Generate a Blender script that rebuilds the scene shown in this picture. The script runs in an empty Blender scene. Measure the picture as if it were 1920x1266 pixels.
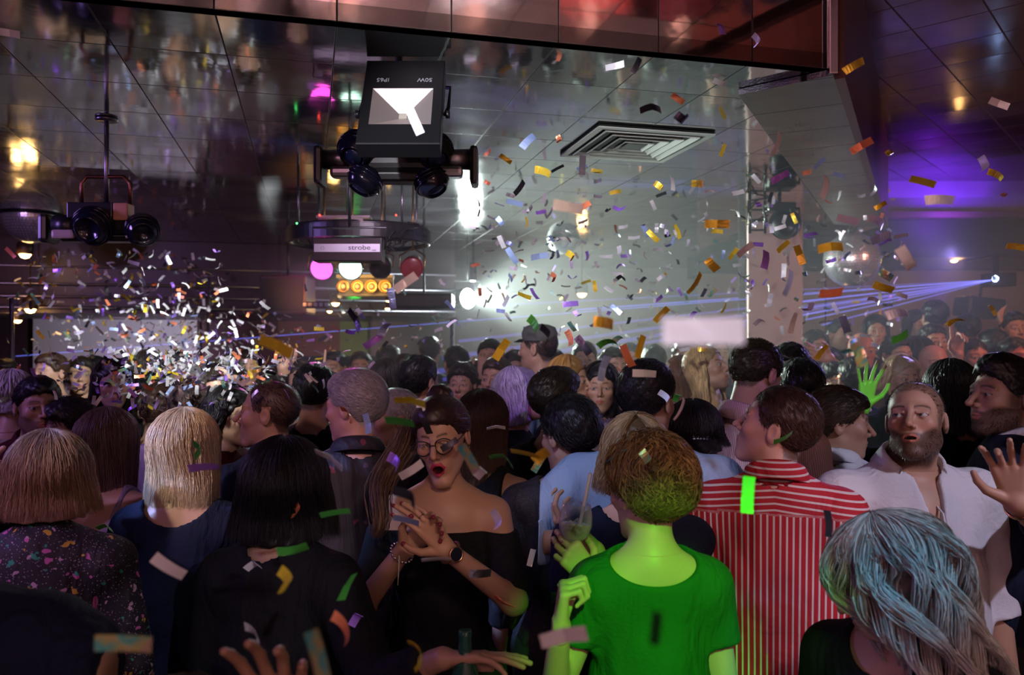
import bpy, math, random
import numpy as np
from mathutils import Vector, Matrix, Euler

# ------------------------------------------------------------------ camera, world, exposure
SC = bpy.context.scene
COL = SC.collection
F_PX, W_PX, HOR, CAM_Z = 1500.0, 1920, 650.0, 1.88
CEIL = CAM_Z + 0.87                     # main mirror ceiling
SC.view_settings.view_transform = 'Standard'
SC.view_settings.look = 'None'
SC.view_settings.exposure = 0.0
SC.view_settings.gamma = 1.0
SC.view_settings.use_curve_mapping = False
cam_d = bpy.data.cameras.new('camera')
cam = bpy.data.objects.new('camera', cam_d)
COL.objects.link(cam)
cam.location = (0, 0, CAM_Z)
cam.rotation_euler = (math.pi / 2, 0, 0)
cam_d.sensor_width = 36
cam_d.lens = 36 * F_PX / W_PX
cam_d.shift_y = (HOR - 633) / W_PX
cam_d.clip_start = 0.05
cam_d.dof.use_dof = True
cam_d.dof.focus_distance = 2.4
cam_d.dof.aperture_fstop = 3.2
SC.camera = cam
world = bpy.data.worlds.new('world')
SC.world = world
world.use_nodes = True
world.node_tree.nodes['Background'].inputs[0].default_value = (0.30, 0.20, 0.42, 1)
world.node_tree.nodes['Background'].inputs[1].default_value = 0.004
SC.cycles.use_denoising = True
SC.cycles.max_bounces = 8
SC.cycles.diffuse_bounces = 2
SC.cycles.glossy_bounces = 5
SC.cycles.transmission_bounces = 6
SC.cycles.transparent_max_bounces = 12
SC.cycles.volume_bounces = 0
SC.cycles.sample_clamp_indirect = 3.0
SC.cycles.sample_clamp_direct = 0.0
SC.cycles.caustics_reflective = False
SC.cycles.caustics_refractive = False
SC.cycles.use_light_tree = True

D2R = math.radians


def px(x, y, d):
    """point of the place seen at pixel x, y at distance d in front of the camera"""
    return np.array([(x - 960) / F_PX * d, d, CAM_Z + (HOR - y) / F_PX * d])


def at_h(x, y, h):
    """point on the horizontal plane z = CAM_Z + h seen at pixel x, y"""
    return px(x, y, h * F_PX / (HOR - y))


RD = np.array([-380.0, 1500.0, 0.0]); RD /= np.linalg.norm(RD)     # depth axis of the room
RR = np.array([RD[1], -RD[0], 0.0])                                # its sideways axis
ROOM_A = math.atan2(380, 1500)


def room(u, v, z):
    """room coordinates: u sideways, v deep"""
    return RR * u + RD * v + np.array([0, 0, z])


# ------------------------------------------------------------------ lights
def look_rot(src, dst):
    return Vector(np.array(dst) - np.array(src)).to_track_quat('-Z', 'Y').to_euler()


def lamp(name, kind, loc, target, color, power, size=0.1, angle=40, blend=0.5, shape=None):
    l = bpy.data.lights.new(name, kind)
    l.color = color
    l.energy = power
    if kind == 'SPOT':
        l.spot_size = D2R(angle); l.spot_blend = blend; l.shadow_soft_size = size
    elif kind == 'AREA':
        l.shape = 'DISK'; l.size = size
    else:
        l.shadow_soft_size = size
    o = bpy.data.objects.new(name, l)
    COL.objects.link(o)
    o.location = tuple(loc)
    if target is not None:
        o.rotation_euler = look_rot(loc, target)
    return o

# ------------------------------------------------------------------ unseen washes and spots: some read off the light, some added as fill
CY = CAM_Z
lamp('wash_magenta', 'AREA', (-1.6, -0.9, 2.95), (-0.6, 2.8, 1.5), (1.0, .42, .62), 9, .5)
lamp('wash_warm', 'AREA', (1.2, -1.0, 3.0), (0.8, 2.4, 1.4), (1.0, .52, .42), 9, .5)
lamp('wash_violet', 'AREA', (-3.2, 2.2, 2.6), (0, 3.2, 1.5), (.45, .25, 1.0), 16, .4)
lamp('wash_blue_back', 'SPOT', (2.7, 4.9, 2.45), (0.3, 2.4, 1.4), (.42, .32, 1.0), 45, .03, 80, .6)
lamp('wash_far_warm', 'AREA', (3.2, 4.2, 2.7), (3.2, 6.2, 1.5), (1.0, .38, .24), 10, .4)
lamp('wash_far_centre', 'SPOT', (-0.4, 2.9, 2.66), (-0.2, 5.6, 1.5), (.72, .55, .75), 45, .03, 90, .8)
lamp('wash_far_left', 'SPOT', (-3.0, 2.6, 2.66), (-3.0, 5.6, 1.6), (.75, .45, .95), 50, .03, 90, .8)
lamp('spot_green', 'SPOT', (.42, -.75, 2.95), px(1225, 1270, 1.85), (.10, 1.0, .03), 440, .03, 14.2, .7)
lamp('spot_white_shirt', 'SPOT', (2.3, .3, 3.1), px(1735, 980, 2.3), (.78, .72, 1.0), 150, .05, 24, .5)
lamp('spot_cyan', 'SPOT', (1.15, .1, 2.7), px(1635, 1090, 1.6), (.02, .50, .85), 110, .03, 11, .9)
lamp('spot_red_shirt', 'SPOT', (.55, .35, 2.9), px(1440, 1050, 2.2), (1.0, .62, .58), 44, .05, 20, .5)
lamp('spot_blond_hair', 'SPOT', (-1.9, .8, 2.8), px(350, 880, 2.35), (1.0, .84, .72), 120, .05, 14, .6)
lamp('spot_blond_blue', 'SPOT', (-2.7, 1.5, 2.6), px(345, 860, 2.3), (.28, .42, 1.0), 520, .05, 13, .6)
lamp('spot_floral', 'SPOT', (-2.3, .2, 2.8), px(90, 930, 2.1), (.80, .45, 1.0), 90, .05, 18, .6)
lamp('spot_near', 'SPOT', (.9, -.9, 2.5), px(1318, 621, .52), (.85, .80, 1.0), 90, .02, 9, .6)
lamp('fill_near_left', 'SPOT', (-.3, -.9, 2.6), px(330, 1060, 1.2), (.9, .85, 1.0), 7, .03, 30, .7)  # added fill for the near confetti at left
lamp('fill_confetti_low', 'SPOT', (-.9, 1.5, 2.65), px(400, 640, 3.2), (.95, 1, 1), 160, .03, 25, .35)  # added fill that whitens the low confetti
lamp('fill_copper', 'SPOT', (-.2, .5, 2.85), px(1205, 900, 1.84), (1.0, .78, .42), 16, .03, 12, .5)  # added warm fill on the copper hair
lamp('fill_fringe', 'SPOT', (.1, .7, 2.6), px(1190, 850, 2.1), (1.0, .7, .6), 8, .03, 14, .6)  # added fill for the dim face under the fringe
lamp('fill_ball', 'SPOT', (1.3, 3.2, 2.5), px(1597, 487, 5.75), (1, .9, .9), 60, .03, 12, .4)  # added fill for glints on the mirror ball
lamp('fill_pale_hair', 'SPOT', (1.9, .2, 2.8), px(1800, 1120, 1.65), (1.0, .88, .78), 26, .03, 14, .8)  # added warm fill on the right of the pale hair
lamp('fill_wall_left', 'SPOT', (-3.6, 7.3, 2.05), px(220, 660, 8.7), (.75, .70, .95), 40, .05, 120, .8)  # added fill for the otherwise black left wall
lamp('wall_wash_mid', 'SPOT', (-1.6, 7.3, 2.05), px(500, 640, 8.7), (.95, .60, .60), 14, .05, 120, .8)
lamp('fill_face', 'SPOT', (.2, .4, 2.5), px(835, 900, 2.3), (1.0, .66, .52), 34, .06, 20, .6)  # unseen fill, brightens the face in glasses
lamp('spot_profiles', 'SPOT', (-.9, 1.1, 2.6), px(590, 790, 2.8), (1.0, .52, .55), 24, .05, 24, .6)
lamp('spot_blue_shirt', 'SPOT', (-.4, 1.2, 2.7), px(1150, 850, 2.4), (.50, .62, 1.0), 60, .05, 24, .6)
lamp('spot_purple_face', 'SPOT', (.55, 2.3, 2.6), px(985, 750, 3.3), (.42, .12, 1.0), 30, .02, 14, .5)
lamp('spot_purple_collar', 'SPOT', (1.9, 1.6, 2.7), px(1420, 740, 2.7), (.45, .20, 1.0), 26, .02, 12, .4)
lamp('spot_confetti', 'SPOT', (-1.0, 3.4, 2.6), px(300, 690, 4.8), (.95, 1.0, 1.0), 260, .04, 40, .7)
lamp('fill_foil', 'SPOT', (-.9, .6, 2.6), px(1230, 500, 3.6), (.90, .92, 1.0), 200, .03, 34, .8)  # added white fill for the foil strips
lamp('fill_vent', 'SPOT', px(1040, 660, 4.4), at_h(1200, 250, .87), (.85, 1.0, .9), 30, .02, 70, 1.0)  # added fill from below for the vent louvres
lamp('fill_behind', 'SPOT', (.6, .9, 2.9), (1.2, -2.0, 1.4), (1.0, .74, .72), 1700, .05, 110, .7)  # added fill for the people mirrored in the step
lamp('wash_flood', 'SPOT', (-.55, .5, 2.0), px(752, 200, 2.3), (1.0, .75, .80), 1.0, .04, 22, .6)

# ------------------------------------------------------------------ materials
def mat_new(name):
    m = bpy.data.materials.new(name); m.use_nodes = True
    nt = m.node_tree
    return m, nt, nt.nodes['Principled BSDF']


def setp(b, **k):
    names = dict(color='Base Color', rough='Roughness', metal='Metallic', spec='Specular IOR Level',
                 sheen='Sheen Weight', coat='Coat Weight', ecol='Emission Color', estr='Emission Strength',
                 trans='Transmission Weight', ior='IOR', alpha='Alpha', sss='Subsurface Weight', aniso='Anisotropic')
    for key, v in k.items():
        if key in ('color', 'ecol') and len(v) == 3: v = (*v, 1)
        b.inputs[names[key]].default_value = v


_mats = {}


def mat(name, color=(0.5, 0.5, 0.5), rough=0.5, noise=0.0, nscale=20, bump=0.0, bscale=60, **k):
    if name in _mats: return _mats[name]
    m, nt, b = mat_new(name)
    setp(b, color=color, rough=rough, **k)
    N = nt.nodes; L = nt.links
    if noise or bump:
        tc = N.new('ShaderNodeTexCoord')
    if noise:
        n = N.new('ShaderNodeTexNoise'); n.inputs['Scale'].default_value = nscale
        n.inputs['Detail'].default_value = 4
        L.new(tc.outputs['Object'], n.inputs['Vector'])
        r = N.new('ShaderNodeMix'); r.data_type = 'RGBA'
        r.inputs['A'].default_value = (*[c * (1 - noise) for c in color], 1)
        r.inputs['B'].default_value = (*[min(1, c * (1 + noise)) for c in color], 1)
        L.new(n.outputs['Fac'], r.inputs['Factor']); L.new(r.outputs['Result'], b.inputs['Base Color'])
    if bump:
        n = N.new('ShaderNodeTexNoise'); n.inputs['Scale'].default_value = bscale
        n.inputs['Detail'].default_value = 5
        L.new(tc.outputs['Object'], n.inputs['Vector'])
        bp = N.new('ShaderNodeBump'); bp.inputs['Strength'].default_value = bump
        bp.inputs['Distance'].default_value = 0.01
        L.new(n.outputs['Fac'], bp.inputs['Height']); L.new(bp.outputs['Normal'], b.inputs['Normal'])
    _mats[name] = m
    return m


def emat(name, color, strength):
    if name in _mats: return _mats[name]
    m, nt, b = mat_new(name)
    setp(b, color=(0.02, 0.02, 0.02), ecol=color, estr=strength, rough=0.3)
    _mats[name] = m
    return m


def mat_vcol(name, rough=0.5, attr='Col', bump=0.0, bscale=200, **k):
    if name in _mats: return _mats[name]
    m, nt, b = mat_new(name)
    setp(b, rough=rough, **k)
    a = nt.nodes.new('ShaderNodeAttribute'); a.attribute_name = attr
    nt.links.new(a.outputs['Color'], b.inputs['Base Color'])
    if bump:
        tc = nt.nodes.new('ShaderNodeTexCoord')
        n = nt.nodes.new('ShaderNodeTexNoise'); n.inputs['Scale'].default_value = bscale
        nt.links.new(tc.outputs['Object'], n.inputs['Vector'])
        bp = nt.nodes.new('ShaderNodeBump'); bp.inputs['Strength'].default_value = bump
        bp.inputs['Distance'].default_value = 0.002
        nt.links.new(n.outputs['Fac'], bp.inputs['Height']); nt.links.new(bp.outputs['Normal'], b.inputs['Normal'])
    _mats[name] = m
    return m


# ------------------------------------------------------------------ objects
def tag(o, label=None, cat=None, group=None, kind=None):
    if label: o['label'] = label
    if cat: o['category'] = cat
    if group: o['group'] = group
    if kind: o['kind'] = kind
    return o


def empty(name, loc=(0, 0, 0), rotz=0, label=None, cat=None, group=None):
    o = bpy.data.objects.new(name, None); COL.objects.link(o)
    o.location = tuple(loc); o.rotation_euler = (0, 0, rotz); o.empty_display_size = 0.05
    return tag(o, label, cat, group)


def link_mesh(name, me, material, parent=None):
    o = bpy.data.objects.new(name, me); COL.objects.link(o)
    if material is not None:
        for m in (material if isinstance(material, (list, tuple)) else [material]): me.materials.append(m)
    if parent is not None: o.parent = parent
    return o


def np_mesh(name, V, Fq, smooth=True, cols=None, attrs=None, mats=None):
    """mesh from numpy arrays; Fq (n,4) quads or list of faces"""
    me = bpy.data.meshes.new(name)
    V = np.asarray(V, dtype=np.float32)
    if isinstance(Fq, np.ndarray):
        Fq = Fq.astype(np.int32); k = Fq.shape[1]
        flat = Fq.ravel(); starts = np.arange(0, len(flat), k, dtype=np.int32)
        tot = np.full(len(Fq), k, dtype=np.int32)
    else:
        tot = np.array([len(f) for f in Fq], dtype=np.int32)
        flat = np.fromiter((i for f in Fq for i in f), dtype=np.int32)
        starts = np.concatenate([[0], np.cumsum(tot)[:-1]]).astype(np.int32)
    me.vertices.add(len(V)); me.vertices.foreach_set('co', V.ravel())
    me.loops.add(len(flat)); me.loops.foreach_set('vertex_index', flat)
    me.polygons.add(len(tot)); me.polygons.foreach_set('loop_start', starts)
    me.polygons.foreach_set('loop_total', tot)
    me.polygons.foreach_set('use_smooth', np.full(len(tot), smooth, dtype=bool))
    if mats is not None: me.polygons.foreach_set('material_index', np.asarray(mats, dtype=np.int32))
    if cols is not None:
        c = np.ones((len(V), 4), dtype=np.float32); c[:, :3] = np.clip(cols, 0, 1)
        at = me.color_attributes.new('Col', 'FLOAT_COLOR', 'POINT')
        at.data.foreach_set('color', c.ravel())
    for nm, arr in (attrs or {}).items():
        at = me.attributes.new(nm, 'FLOAT', 'POINT'); at.data.foreach_set('value', np.asarray(arr, dtype=np.float32))
    me.update(calc_edges=True); me.validate(verbose=False)
    return me


class MB:
    """collects hard-surface shapes into one mesh"""
    def __init__(s): s.V = []; s.F = []; s.S = []; s.n = 0; s.M = []; s.mi = 0

    def add(s, V, F, smooth=False, M=None):
        V = np.asarray(V, dtype=float).reshape(-1, 3)
        if M is not None:
            A = np.array(M); V = V @ A[:3, :3].T + A[:3, 3]
        s.V.append(V); s.F += [tuple(i + s.n for i in f) for f in F]
        s.S += [smooth] * len(F); s.M += [s.mi] * len(F); s.n += len(V)
        return s

    def box(s, c, size, rot=(0, 0, 0), bev=0.0, M=None, taper=1.0):
        x, y, z = [v / 2 for v in size]
        T = Matrix.Translation(Vector(c)) @ Euler(rot).to_matrix().to_4x4()
        if M is not None: T = Matrix(M) @ T
        if bev <= 0:
            V = [(sx * x * (taper if sz > 0 else 1), sy * y * (taper if sz > 0 else 1), sz * z)
                 for sz in (-1, 1) for sy in (-1, 1) for sx in (-1, 1)]
            F = [(0, 2, 3, 1), (4, 5, 7, 6), (0, 1, 5, 4), (2, 6, 7, 3), (0, 4, 6, 2), (1, 3, 7, 5)]
            return s.add(V, F, False, T)
        b = min(bev, x, y, z) * 0.999
        import bmesh
        bm = bmesh.new(); bmesh.ops.create_cube(bm, size=1)
        for v in bm.verts: v.co = Vector((v.co.x * 2 * x, v.co.y * 2 * y, v.co.z * 2 * z))
        bmesh.ops.bevel(bm, geom=bm.edges[:], offset=b, segments=2, profile=0.6, affect='EDGES')
        bm.verts.ensure_lookup_table()
        V = [v.co[:] for v in bm.verts]; F = [[v.index for v in f.verts] for f in bm.faces]
        bm.free()
        return s.add(V, F, False, T)

    def lathe(s, prof, n=24, c=(0, 0, 0), rot=(0, 0, 0), M=None, caps=True, smooth=True, arc=None):
        T = Matrix.Translation(Vector(c)) @ Euler(rot).to_matrix().to_4x4()
        if M is not None: T = Matrix(M) @ T
        V = []; F = []
        for r, z in prof:
            for i in range(n):
                a = 2 * math.pi * i / n
                V.append((r * math.cos(a), r * math.sin(a), z))
        k = len(prof)
        for j in range(k - 1):
            for i in range(n):
                i2 = (i + 1) % n
                F.append((j * n + i, j * n + i2, (j + 1) * n + i2, (j + 1) * n + i))
        if caps:
            if prof[0][0] > 1e-5: F.append(tuple(range(n - 1, -1, -1)))
            if prof[-1][0] > 1e-5: F.append(tuple((k - 1) * n + i for i in range(n)))
        return s.add(V, F, smooth, T)

    def tube(s, pts, r, n=8, M=None, closed=False, smooth=True, flat=1.0):
        pts = [Vector(p) for p in pts]; k = len(pts)
        rs = r if hasattr(r, '__len__') else [r] * k
        V = []; F = []; up = None
        for i, p in enumerate(pts):
            if closed: t = pts[(i + 1) % k] - pts[i - 1]
            else: t = pts[min(i + 1, k - 1)] - pts[max(i - 1, 0)]
            t.normalize()
            if up is None: up = Vector((0, 0, 1)) if abs(t.z) < 0.9 else Vector((1, 0, 0))
            a = t.cross(up)
            if a.length < 1e-6: a = t.cross(Vector((1, 0.3, 0)))
            a.normalize(); b = a.cross(t); up = b
            for j in range(n):
                w = 2 * math.pi * j / n
                V.append(p + a * (math.cos(w) * rs[i]) + b * (math.sin(w) * rs[i] * flat))
        m = k if closed else k - 1
        for i in range(m):
            i2 = (i + 1) % k
            for j in range(n):
                j2 = (j + 1) % n
                F.append((i * n + j, i * n + j2, i2 * n + j2, i2 * n + j))
        if not closed:
            F.append(tuple(range(n - 1, -1, -1))); F.append(tuple((k - 1) * n + j for j in range(n)))
        return s.add([v[:] for v in V], F, smooth, M)

    def build(s, name, material, parent=None, loc=None, label=None, cat=None, group=None, kind=None):
        me = bpy.data.meshes.new(name)
        me.from_pydata([tuple(v) for v in np.concatenate(s.V)], [], s.F)
        me.polygons.foreach_set('use_smooth', s.S)
        me.polygons.foreach_set('material_index', s.M)
        me.update()
        o = link_mesh(name, me, material, parent)
        if loc is not None: o.location = tuple(loc)
        return tag(o, label, cat, group, kind)


def text_mesh(name, body, size, material, parent, M, depth=0.0006, font_shear=0.0, align='CENTER'):
    c = bpy.data.curves.new(name, 'FONT'); c.body = body; c.size = size; c.extrude = depth
    c.align_x = align; c.align_y = 'CENTER'; c.shear = font_shear
    t = bpy.data.objects.new(name, c); COL.objects.link(t)
    bpy.context.view_layer.update()
    me = bpy.data.meshes.new_from_object(t.evaluated_get(bpy.context.evaluated_depsgraph_get()))
    COL.objects.unlink(t); bpy.data.objects.remove(t)
    me.transform(Matrix(M)); me.name = name
    me.materials.clear()
    return link_mesh(name, me, material, parent)


# ------------------------------------------------------------------ signed distance sculpting
f4 = np.float32


def nrm(v): v = np.asarray(v, dtype=float); return v / (np.linalg.norm(v) + 1e-12)


def ell(P, c, r):
    r = np.asarray(r, dtype=f4); q = P - np.asarray(c, dtype=f4)
    a = q / r; k0 = np.sqrt((a * a).sum(1)); b = a / r; k1 = np.sqrt((b * b).sum(1)) + 1e-9
    return k0 * (k0 - 1) / k1


def sph(P, c, r):
    q = P - np.asarray(c, dtype=f4)
    return np.sqrt((q * q).sum(1)) - r


def cone(P, a, b, ra, rb):
    a = np.asarray(a, dtype=f4); b = np.asarray(b, dtype=f4); ba = b - a
    q = P - a
    t = np.clip((q @ ba) / max(float(ba @ ba), 1e-9), 0, 1)
    q = q - t[:, None] * ba
    return np.sqrt((q * q).sum(1)) - (ra + (rb - ra) * t)


def rbox(P, c, h, r):
    q = np.abs(P - np.asarray(c, dtype=f4)) - (np.asarray(h, dtype=f4) - r)
    return np.sqrt((np.maximum(q, 0) ** 2).sum(1)) + np.minimum(q.max(1), 0) - r


def smin(a, b, k):
    h = np.clip(0.5 + 0.5 * (b - a) / k, 0, 1)
    return b + (a - b) * h - k * h * (1 - h)


def smax(a, b, k): return -smin(-a, -b, k)


def wob(P, f, ph=0.0):
    """cheap smooth noise about -1..1"""
    x, y, z = P[:, 0] * f, P[:, 1] * f, P[:, 2] * f
    return (np.sin(x * 1.7 + 1.3 * np.sin(y * 1.1 + ph) + ph) * np.cos(z * 1.9 + 1.1 * np.sin(x * 0.9 - ph)) +
            0.5 * np.sin(y * 3.1 + ph * 2 + np.sin(z * 2.3)) * np.cos(x * 3.3 + z * 1.7 - ph)) / 1.5


_EO = [((0, 0, 0), (1, 0, 0)), ((0, 1, 0), (1, 1, 0)), ((0, 0, 1), (1, 0, 1)), ((0, 1, 1), (1, 1, 1)),
       ((0, 0, 0), (0, 1, 0)), ((1, 0, 0), (1, 1, 0)), ((0, 0, 1), (0, 1, 1)), ((1, 0, 1), (1, 1, 1)),
       ((0, 0, 0), (0, 0, 1)), ((1, 0, 0), (1, 0, 1)), ((0, 1, 0), (0, 1, 1)), ((1, 1, 0), (1, 1, 1))]


def surface(F, lo, hi, vox, B=4):
    """quads and vertices of F = 0 between lo and hi"""
    lo = np.asarray(lo, dtype=float); hi = np.asarray(hi, dtype=float)
    nb = np.maximum(1, np.ceil((hi - lo) / (vox * B)).astype(int)) + 0
    ax = [lo[i] + (np.arange(nb[i]) + 0.5 - 0.5 / B) * vox * B for i in range(3)]
    G = np.stack(np.meshgrid(*ax, indexing='ij'), -1).reshape(-1, 3).astype(f4)
    dc = F(G)
    act = np.abs(dc) < vox * B * 1.25
    n = nb * B
    A = np.repeat(np.repeat(np.repeat(dc.reshape(nb), B, 0), B, 1), B, 2).astype(f4)
    act3 = act.reshape(nb)
    m = np.repeat(np.repeat(np.repeat(act3, B, 0), B, 1), B, 2)
    idx = np.argwhere(m)
    if len(idx) == 0: return np.zeros((0, 3)), np.zeros((0, 4), int)
    P = (lo + idx * vox).astype(f4)
    vals = np.empty(len(P), dtype=f4)
    for s in range(0, len(P), 200000): vals[s:s + 200000] = F(P[s:s + 200000])
    A[idx[:, 0], idx[:, 1], idx[:, 2]] = vals
    # close at the borders
    A[0], A[-1] = np.abs(A[0]) + 1e-4, np.abs(A[-1]) + 1e-4
    A[:, 0], A[:, -1] = np.abs(A[:, 0]) + 1e-4, np.abs(A[:, -1]) + 1e-4
    A[:, :, 0], A[:, :, -1] = np.abs(A[:, :, 0]) + 1e-4, np.abs(A[:, :, -1]) + 1e-4
    I = A < 0
    cnt = np.zeros((n[0] - 1, n[1] - 1, n[2] - 1), dtype=np.int8)
    for i in (0, 1):
        for j in (0, 1):
            for k in (0, 1):
                cnt += I[i:n[0] - 1 + i, j:n[1] - 1 + j, k:n[2] - 1 + k]
    C = np.argwhere((cnt > 0) & (cnt < 8))
    vid = np.full(cnt.shape, -1, dtype=np.int32); vid[C[:, 0], C[:, 1], C[:, 2]] = np.arange(len(C))
    S = np.zeros((len(C), 3)); W = np.zeros(len(C))
    for a, b in _EO:
        a = np.array(a); b = np.array(b)
        va = A[tuple((C + a).T)]; vb = A[tuple((C + b).T)]
        cr = (va < 0) != (vb < 0)
        t = np.where(cr, va / np.where(cr, va - vb, 1), 0)
        p = a + t[:, None] * (b - a)
        S += p * cr[:, None]; W += cr
    V = lo + (C + S / W[:, None]) * vox
    Q = []
    for axn in range(3):
        sl = [slice(None)] * 3; sl2 = [slice(None)] * 3
        sl[axn] = slice(0, -1); sl2[axn] = slice(1, None)
        a = I[tuple(sl)]; b = I[tuple(sl2)]
        E = np.argwhere(a != b)
        u, v = [(1, 2), (2, 0), (0, 1)][axn]
        E = E[(E[:, u] > 0) & (E[:, v] > 0)]
        E = E[(E[:, u] < n[u] - 1) & (E[:, v] < n[v] - 1)]
        du = np.zeros(3, int); du[u] = 1; dv = np.zeros(3, int); dv[v] = 1
        q = np.stack([vid[tuple((E - du - dv).T)], vid[tuple((E - dv).T)], vid[tuple(E.T)], vid[tuple((E - du).T)]], 1)
        fl = a[tuple(E.T)]
        q[~fl] = q[~fl][:, ::-1]
        Q.append(q)
    Q = np.concatenate(Q); Q = Q[(Q >= 0).all(1)]
    return V, Q


def join(parts):
    Vs = []; Qs = []; n = 0
    for V, Q in parts:
        Vs.append(V); Qs.append(Q + n); n += len(V)
    return np.concatenate(Vs), np.concatenate(Qs)

# ------------------------------------------------------------------ setting
def tile_mat(name, col, tw, tl, ang, org, rough=(.07, .22), seam=.010, tilt=.02, speck=0.0, sdark=.25):
    """metal mirror tiles laid along ang (radians) with a seam crossing at org; world coordinates"""
    m, nt, b = mat_new(name)
    setp(b, color=col, metal=1.0, rough=.15)
    N, L = nt.nodes, nt.links
    g = N.new('ShaderNodeNewGeometry')
    mp = N.new('ShaderNodeMapping'); mp.vector_type = 'TEXTURE'
    mp.inputs['Location'].default_value = tuple(org)
    mp.inputs['Rotation'].default_value = (0, 0, ang)
    mp.inputs['Scale'].default_value = (tw, tl, tl)
    L.new(g.outputs['Position'], mp.inputs['Vector'])
    fr = N.new('ShaderNodeVectorMath'); fr.operation = 'FRACTION'; L.new(mp.outputs[0], fr.inputs[0])
    fl = N.new('ShaderNodeVectorMath'); fl.operation = 'FLOOR'; L.new(mp.outputs[0], fl.inputs[0])
    sx = N.new('ShaderNodeSeparateXYZ'); L.new(fr.outputs[0], sx.inputs[0])
    mins = []
    for ax in tile_axes.get(name, 'XY'):
        a = N.new('ShaderNodeMath'); a.operation = 'PINGPONG'; a.inputs[1].default_value = .5
        L.new(sx.outputs[ax], a.inputs[0]); mins.append(a.outputs[0])
    mi = N.new('ShaderNodeMath'); mi.operation = 'MINIMUM'; L.new(mins[0], mi.inputs[0]); L.new(mins[1], mi.inputs[1])
    lt = N.new('ShaderNodeMapRange'); lt.inputs['From Min'].default_value = seam * .6; lt.inputs['From Max'].default_value = seam * 1.3
    lt.inputs['To Min'].default_value = 0; lt.inputs['To Max'].default_value = 1
    L.new(mi.outputs[0], lt.inputs['Value'])
    n = N.new('ShaderNodeTexNoise'); n.inputs['Scale'].default_value = 2.2; n.inputs['Detail'].default_value = 6
    L.new(g.outputs['Position'], n.inputs['Vector'])
    rr = N.new('ShaderNodeMapRange'); rr.inputs['From Min'].default_value = .35; rr.inputs['From Max'].default_value = .7
    rr.inputs['To Min'].default_value = rough[0]; rr.inputs['To Max'].default_value = rough[1]
    L.new(n.outputs['Fac'], rr.inputs['Value'])
    rs = N.new('ShaderNodeMix'); rs.data_type = 'FLOAT'; rs.inputs['A'].default_value = .7
    L.new(lt.outputs[0], rs.inputs['Factor']); L.new(rr.outputs[0], rs.inputs['B'])
    L.new(rs.outputs['Result'], b.inputs['Roughness'])
    cm = N.new('ShaderNodeMix'); cm.data_type = 'RGBA'
    cm.inputs['A'].default_value = (*[c * sdark * .3 for c in col], 1); L.new(lt.outputs[0], cm.inputs['Factor'])
    n2 = N.new('ShaderNodeTexNoise'); n2.inputs['Scale'].default_value = 9; n2.inputs['Detail'].default_value = 8
    L.new(g.outputs['Position'], n2.inputs['Vector'])
    cc = N.new('ShaderNodeMix'); cc.data_type = 'RGBA'
    cc.inputs['A'].default_value = (*[c * .72 for c in col], 1); cc.inputs['B'].default_value = (*[min(1, c * 1.2) for c in col], 1)
    L.new(n2.outputs['Fac'], cc.inputs['Factor']); L.new(cc.outputs['Result'], cm.inputs['B'])
    L.new(cm.outputs['Result'], b.inputs['Base Color'])
    wn = N.new('ShaderNodeTexWhiteNoise'); L.new(fl.outputs[0], wn.inputs['Vector'])
    sb = N.new('ShaderNodeVectorMath'); sb.operation = 'SUBTRACT'; sb.inputs[1].default_value = (.5, .5, .5)
    L.new(wn.outputs['Color'], sb.inputs[0])
    sc = N.new('ShaderNodeVectorMath'); sc.operation = 'SCALE'; sc.inputs['Scale'].default_value = tilt
    L.new(sb.outputs[0], sc.inputs[0])
    n3 = N.new('ShaderNodeTexNoise'); n3.inputs['Scale'].default_value = 5; n3.inputs['Detail'].default_value = 3
    L.new(g.outputs['Position'], n3.inputs['Vector'])
    bp = N.new('ShaderNodeBump'); bp.inputs['Strength'].default_value = .045; bp.inputs['Distance'].default_value = .02
    L.new(n3.outputs['Fac'], bp.inputs['Height'])
    if speck:
        v = N.new('ShaderNodeTexNoise'); v.inputs['Scale'].default_value = 220; v.inputs['Detail'].default_value = 2
        L.new(g.outputs['Position'], v.inputs['Vector'])
        b2 = N.new('ShaderNodeBump'); b2.inputs['Strength'].default_value = speck; b2.inputs['Distance'].default_value = .004
        L.new(v.outputs['Fac'], b2.inputs['Height']); L.new(bp.outputs[0], b2.inputs['Normal']); bp = b2
    ad = N.new('ShaderNodeVectorMath'); ad.operation = 'ADD'; L.new(bp.outputs[0], ad.inputs[0]); L.new(sc.outputs[0], ad.inputs[1])
    nn = N.new('ShaderNodeVectorMath'); nn.operation = 'NORMALIZE'; L.new(ad.outputs[0], nn.inputs[0])
    L.new(nn.outputs[0], b.inputs['Normal'])
    return m


tile_axes = {'riser_mirror': 'XZ'}
U_T, V_T = .310, .352
ORG = at_h(1050.6, 76, .87)
Pc = at_h(1565, 131, .87)
H2 = CAM_Z + 1.45
H1 = CEIL + .27                          # ceiling above the camera, over the step
m_ceil = tile_mat('ceiling_mirror', (.50, .52, .50), U_T, V_T, ROOM_A, ORG, rough=(.05, .13), seam=.0075)
m_riser = tile_mat('riser_mirror', (.78, .74, .74), U_T, V_T, ROOM_A, ORG, rough=(.05, .12), seam=.008)
a_right = math.atan2(960 + 780, 1500)           # rows of the right ceiling
m_right = tile_mat('ceiling_mirror_right', (.50, .42, .44), .31, .31, -(math.pi / 2 - a_right), at_h(1618, 119, 1.45), rough=(.12, .26), seam=.012, sdark=1.5)
m_strip = tile_mat('ceiling_mirror_strip', (.30, .31, .26), .31, .31, -D2R(27.3), Pc, rough=(.25, .4), seam=.008, speck=.5)


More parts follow.
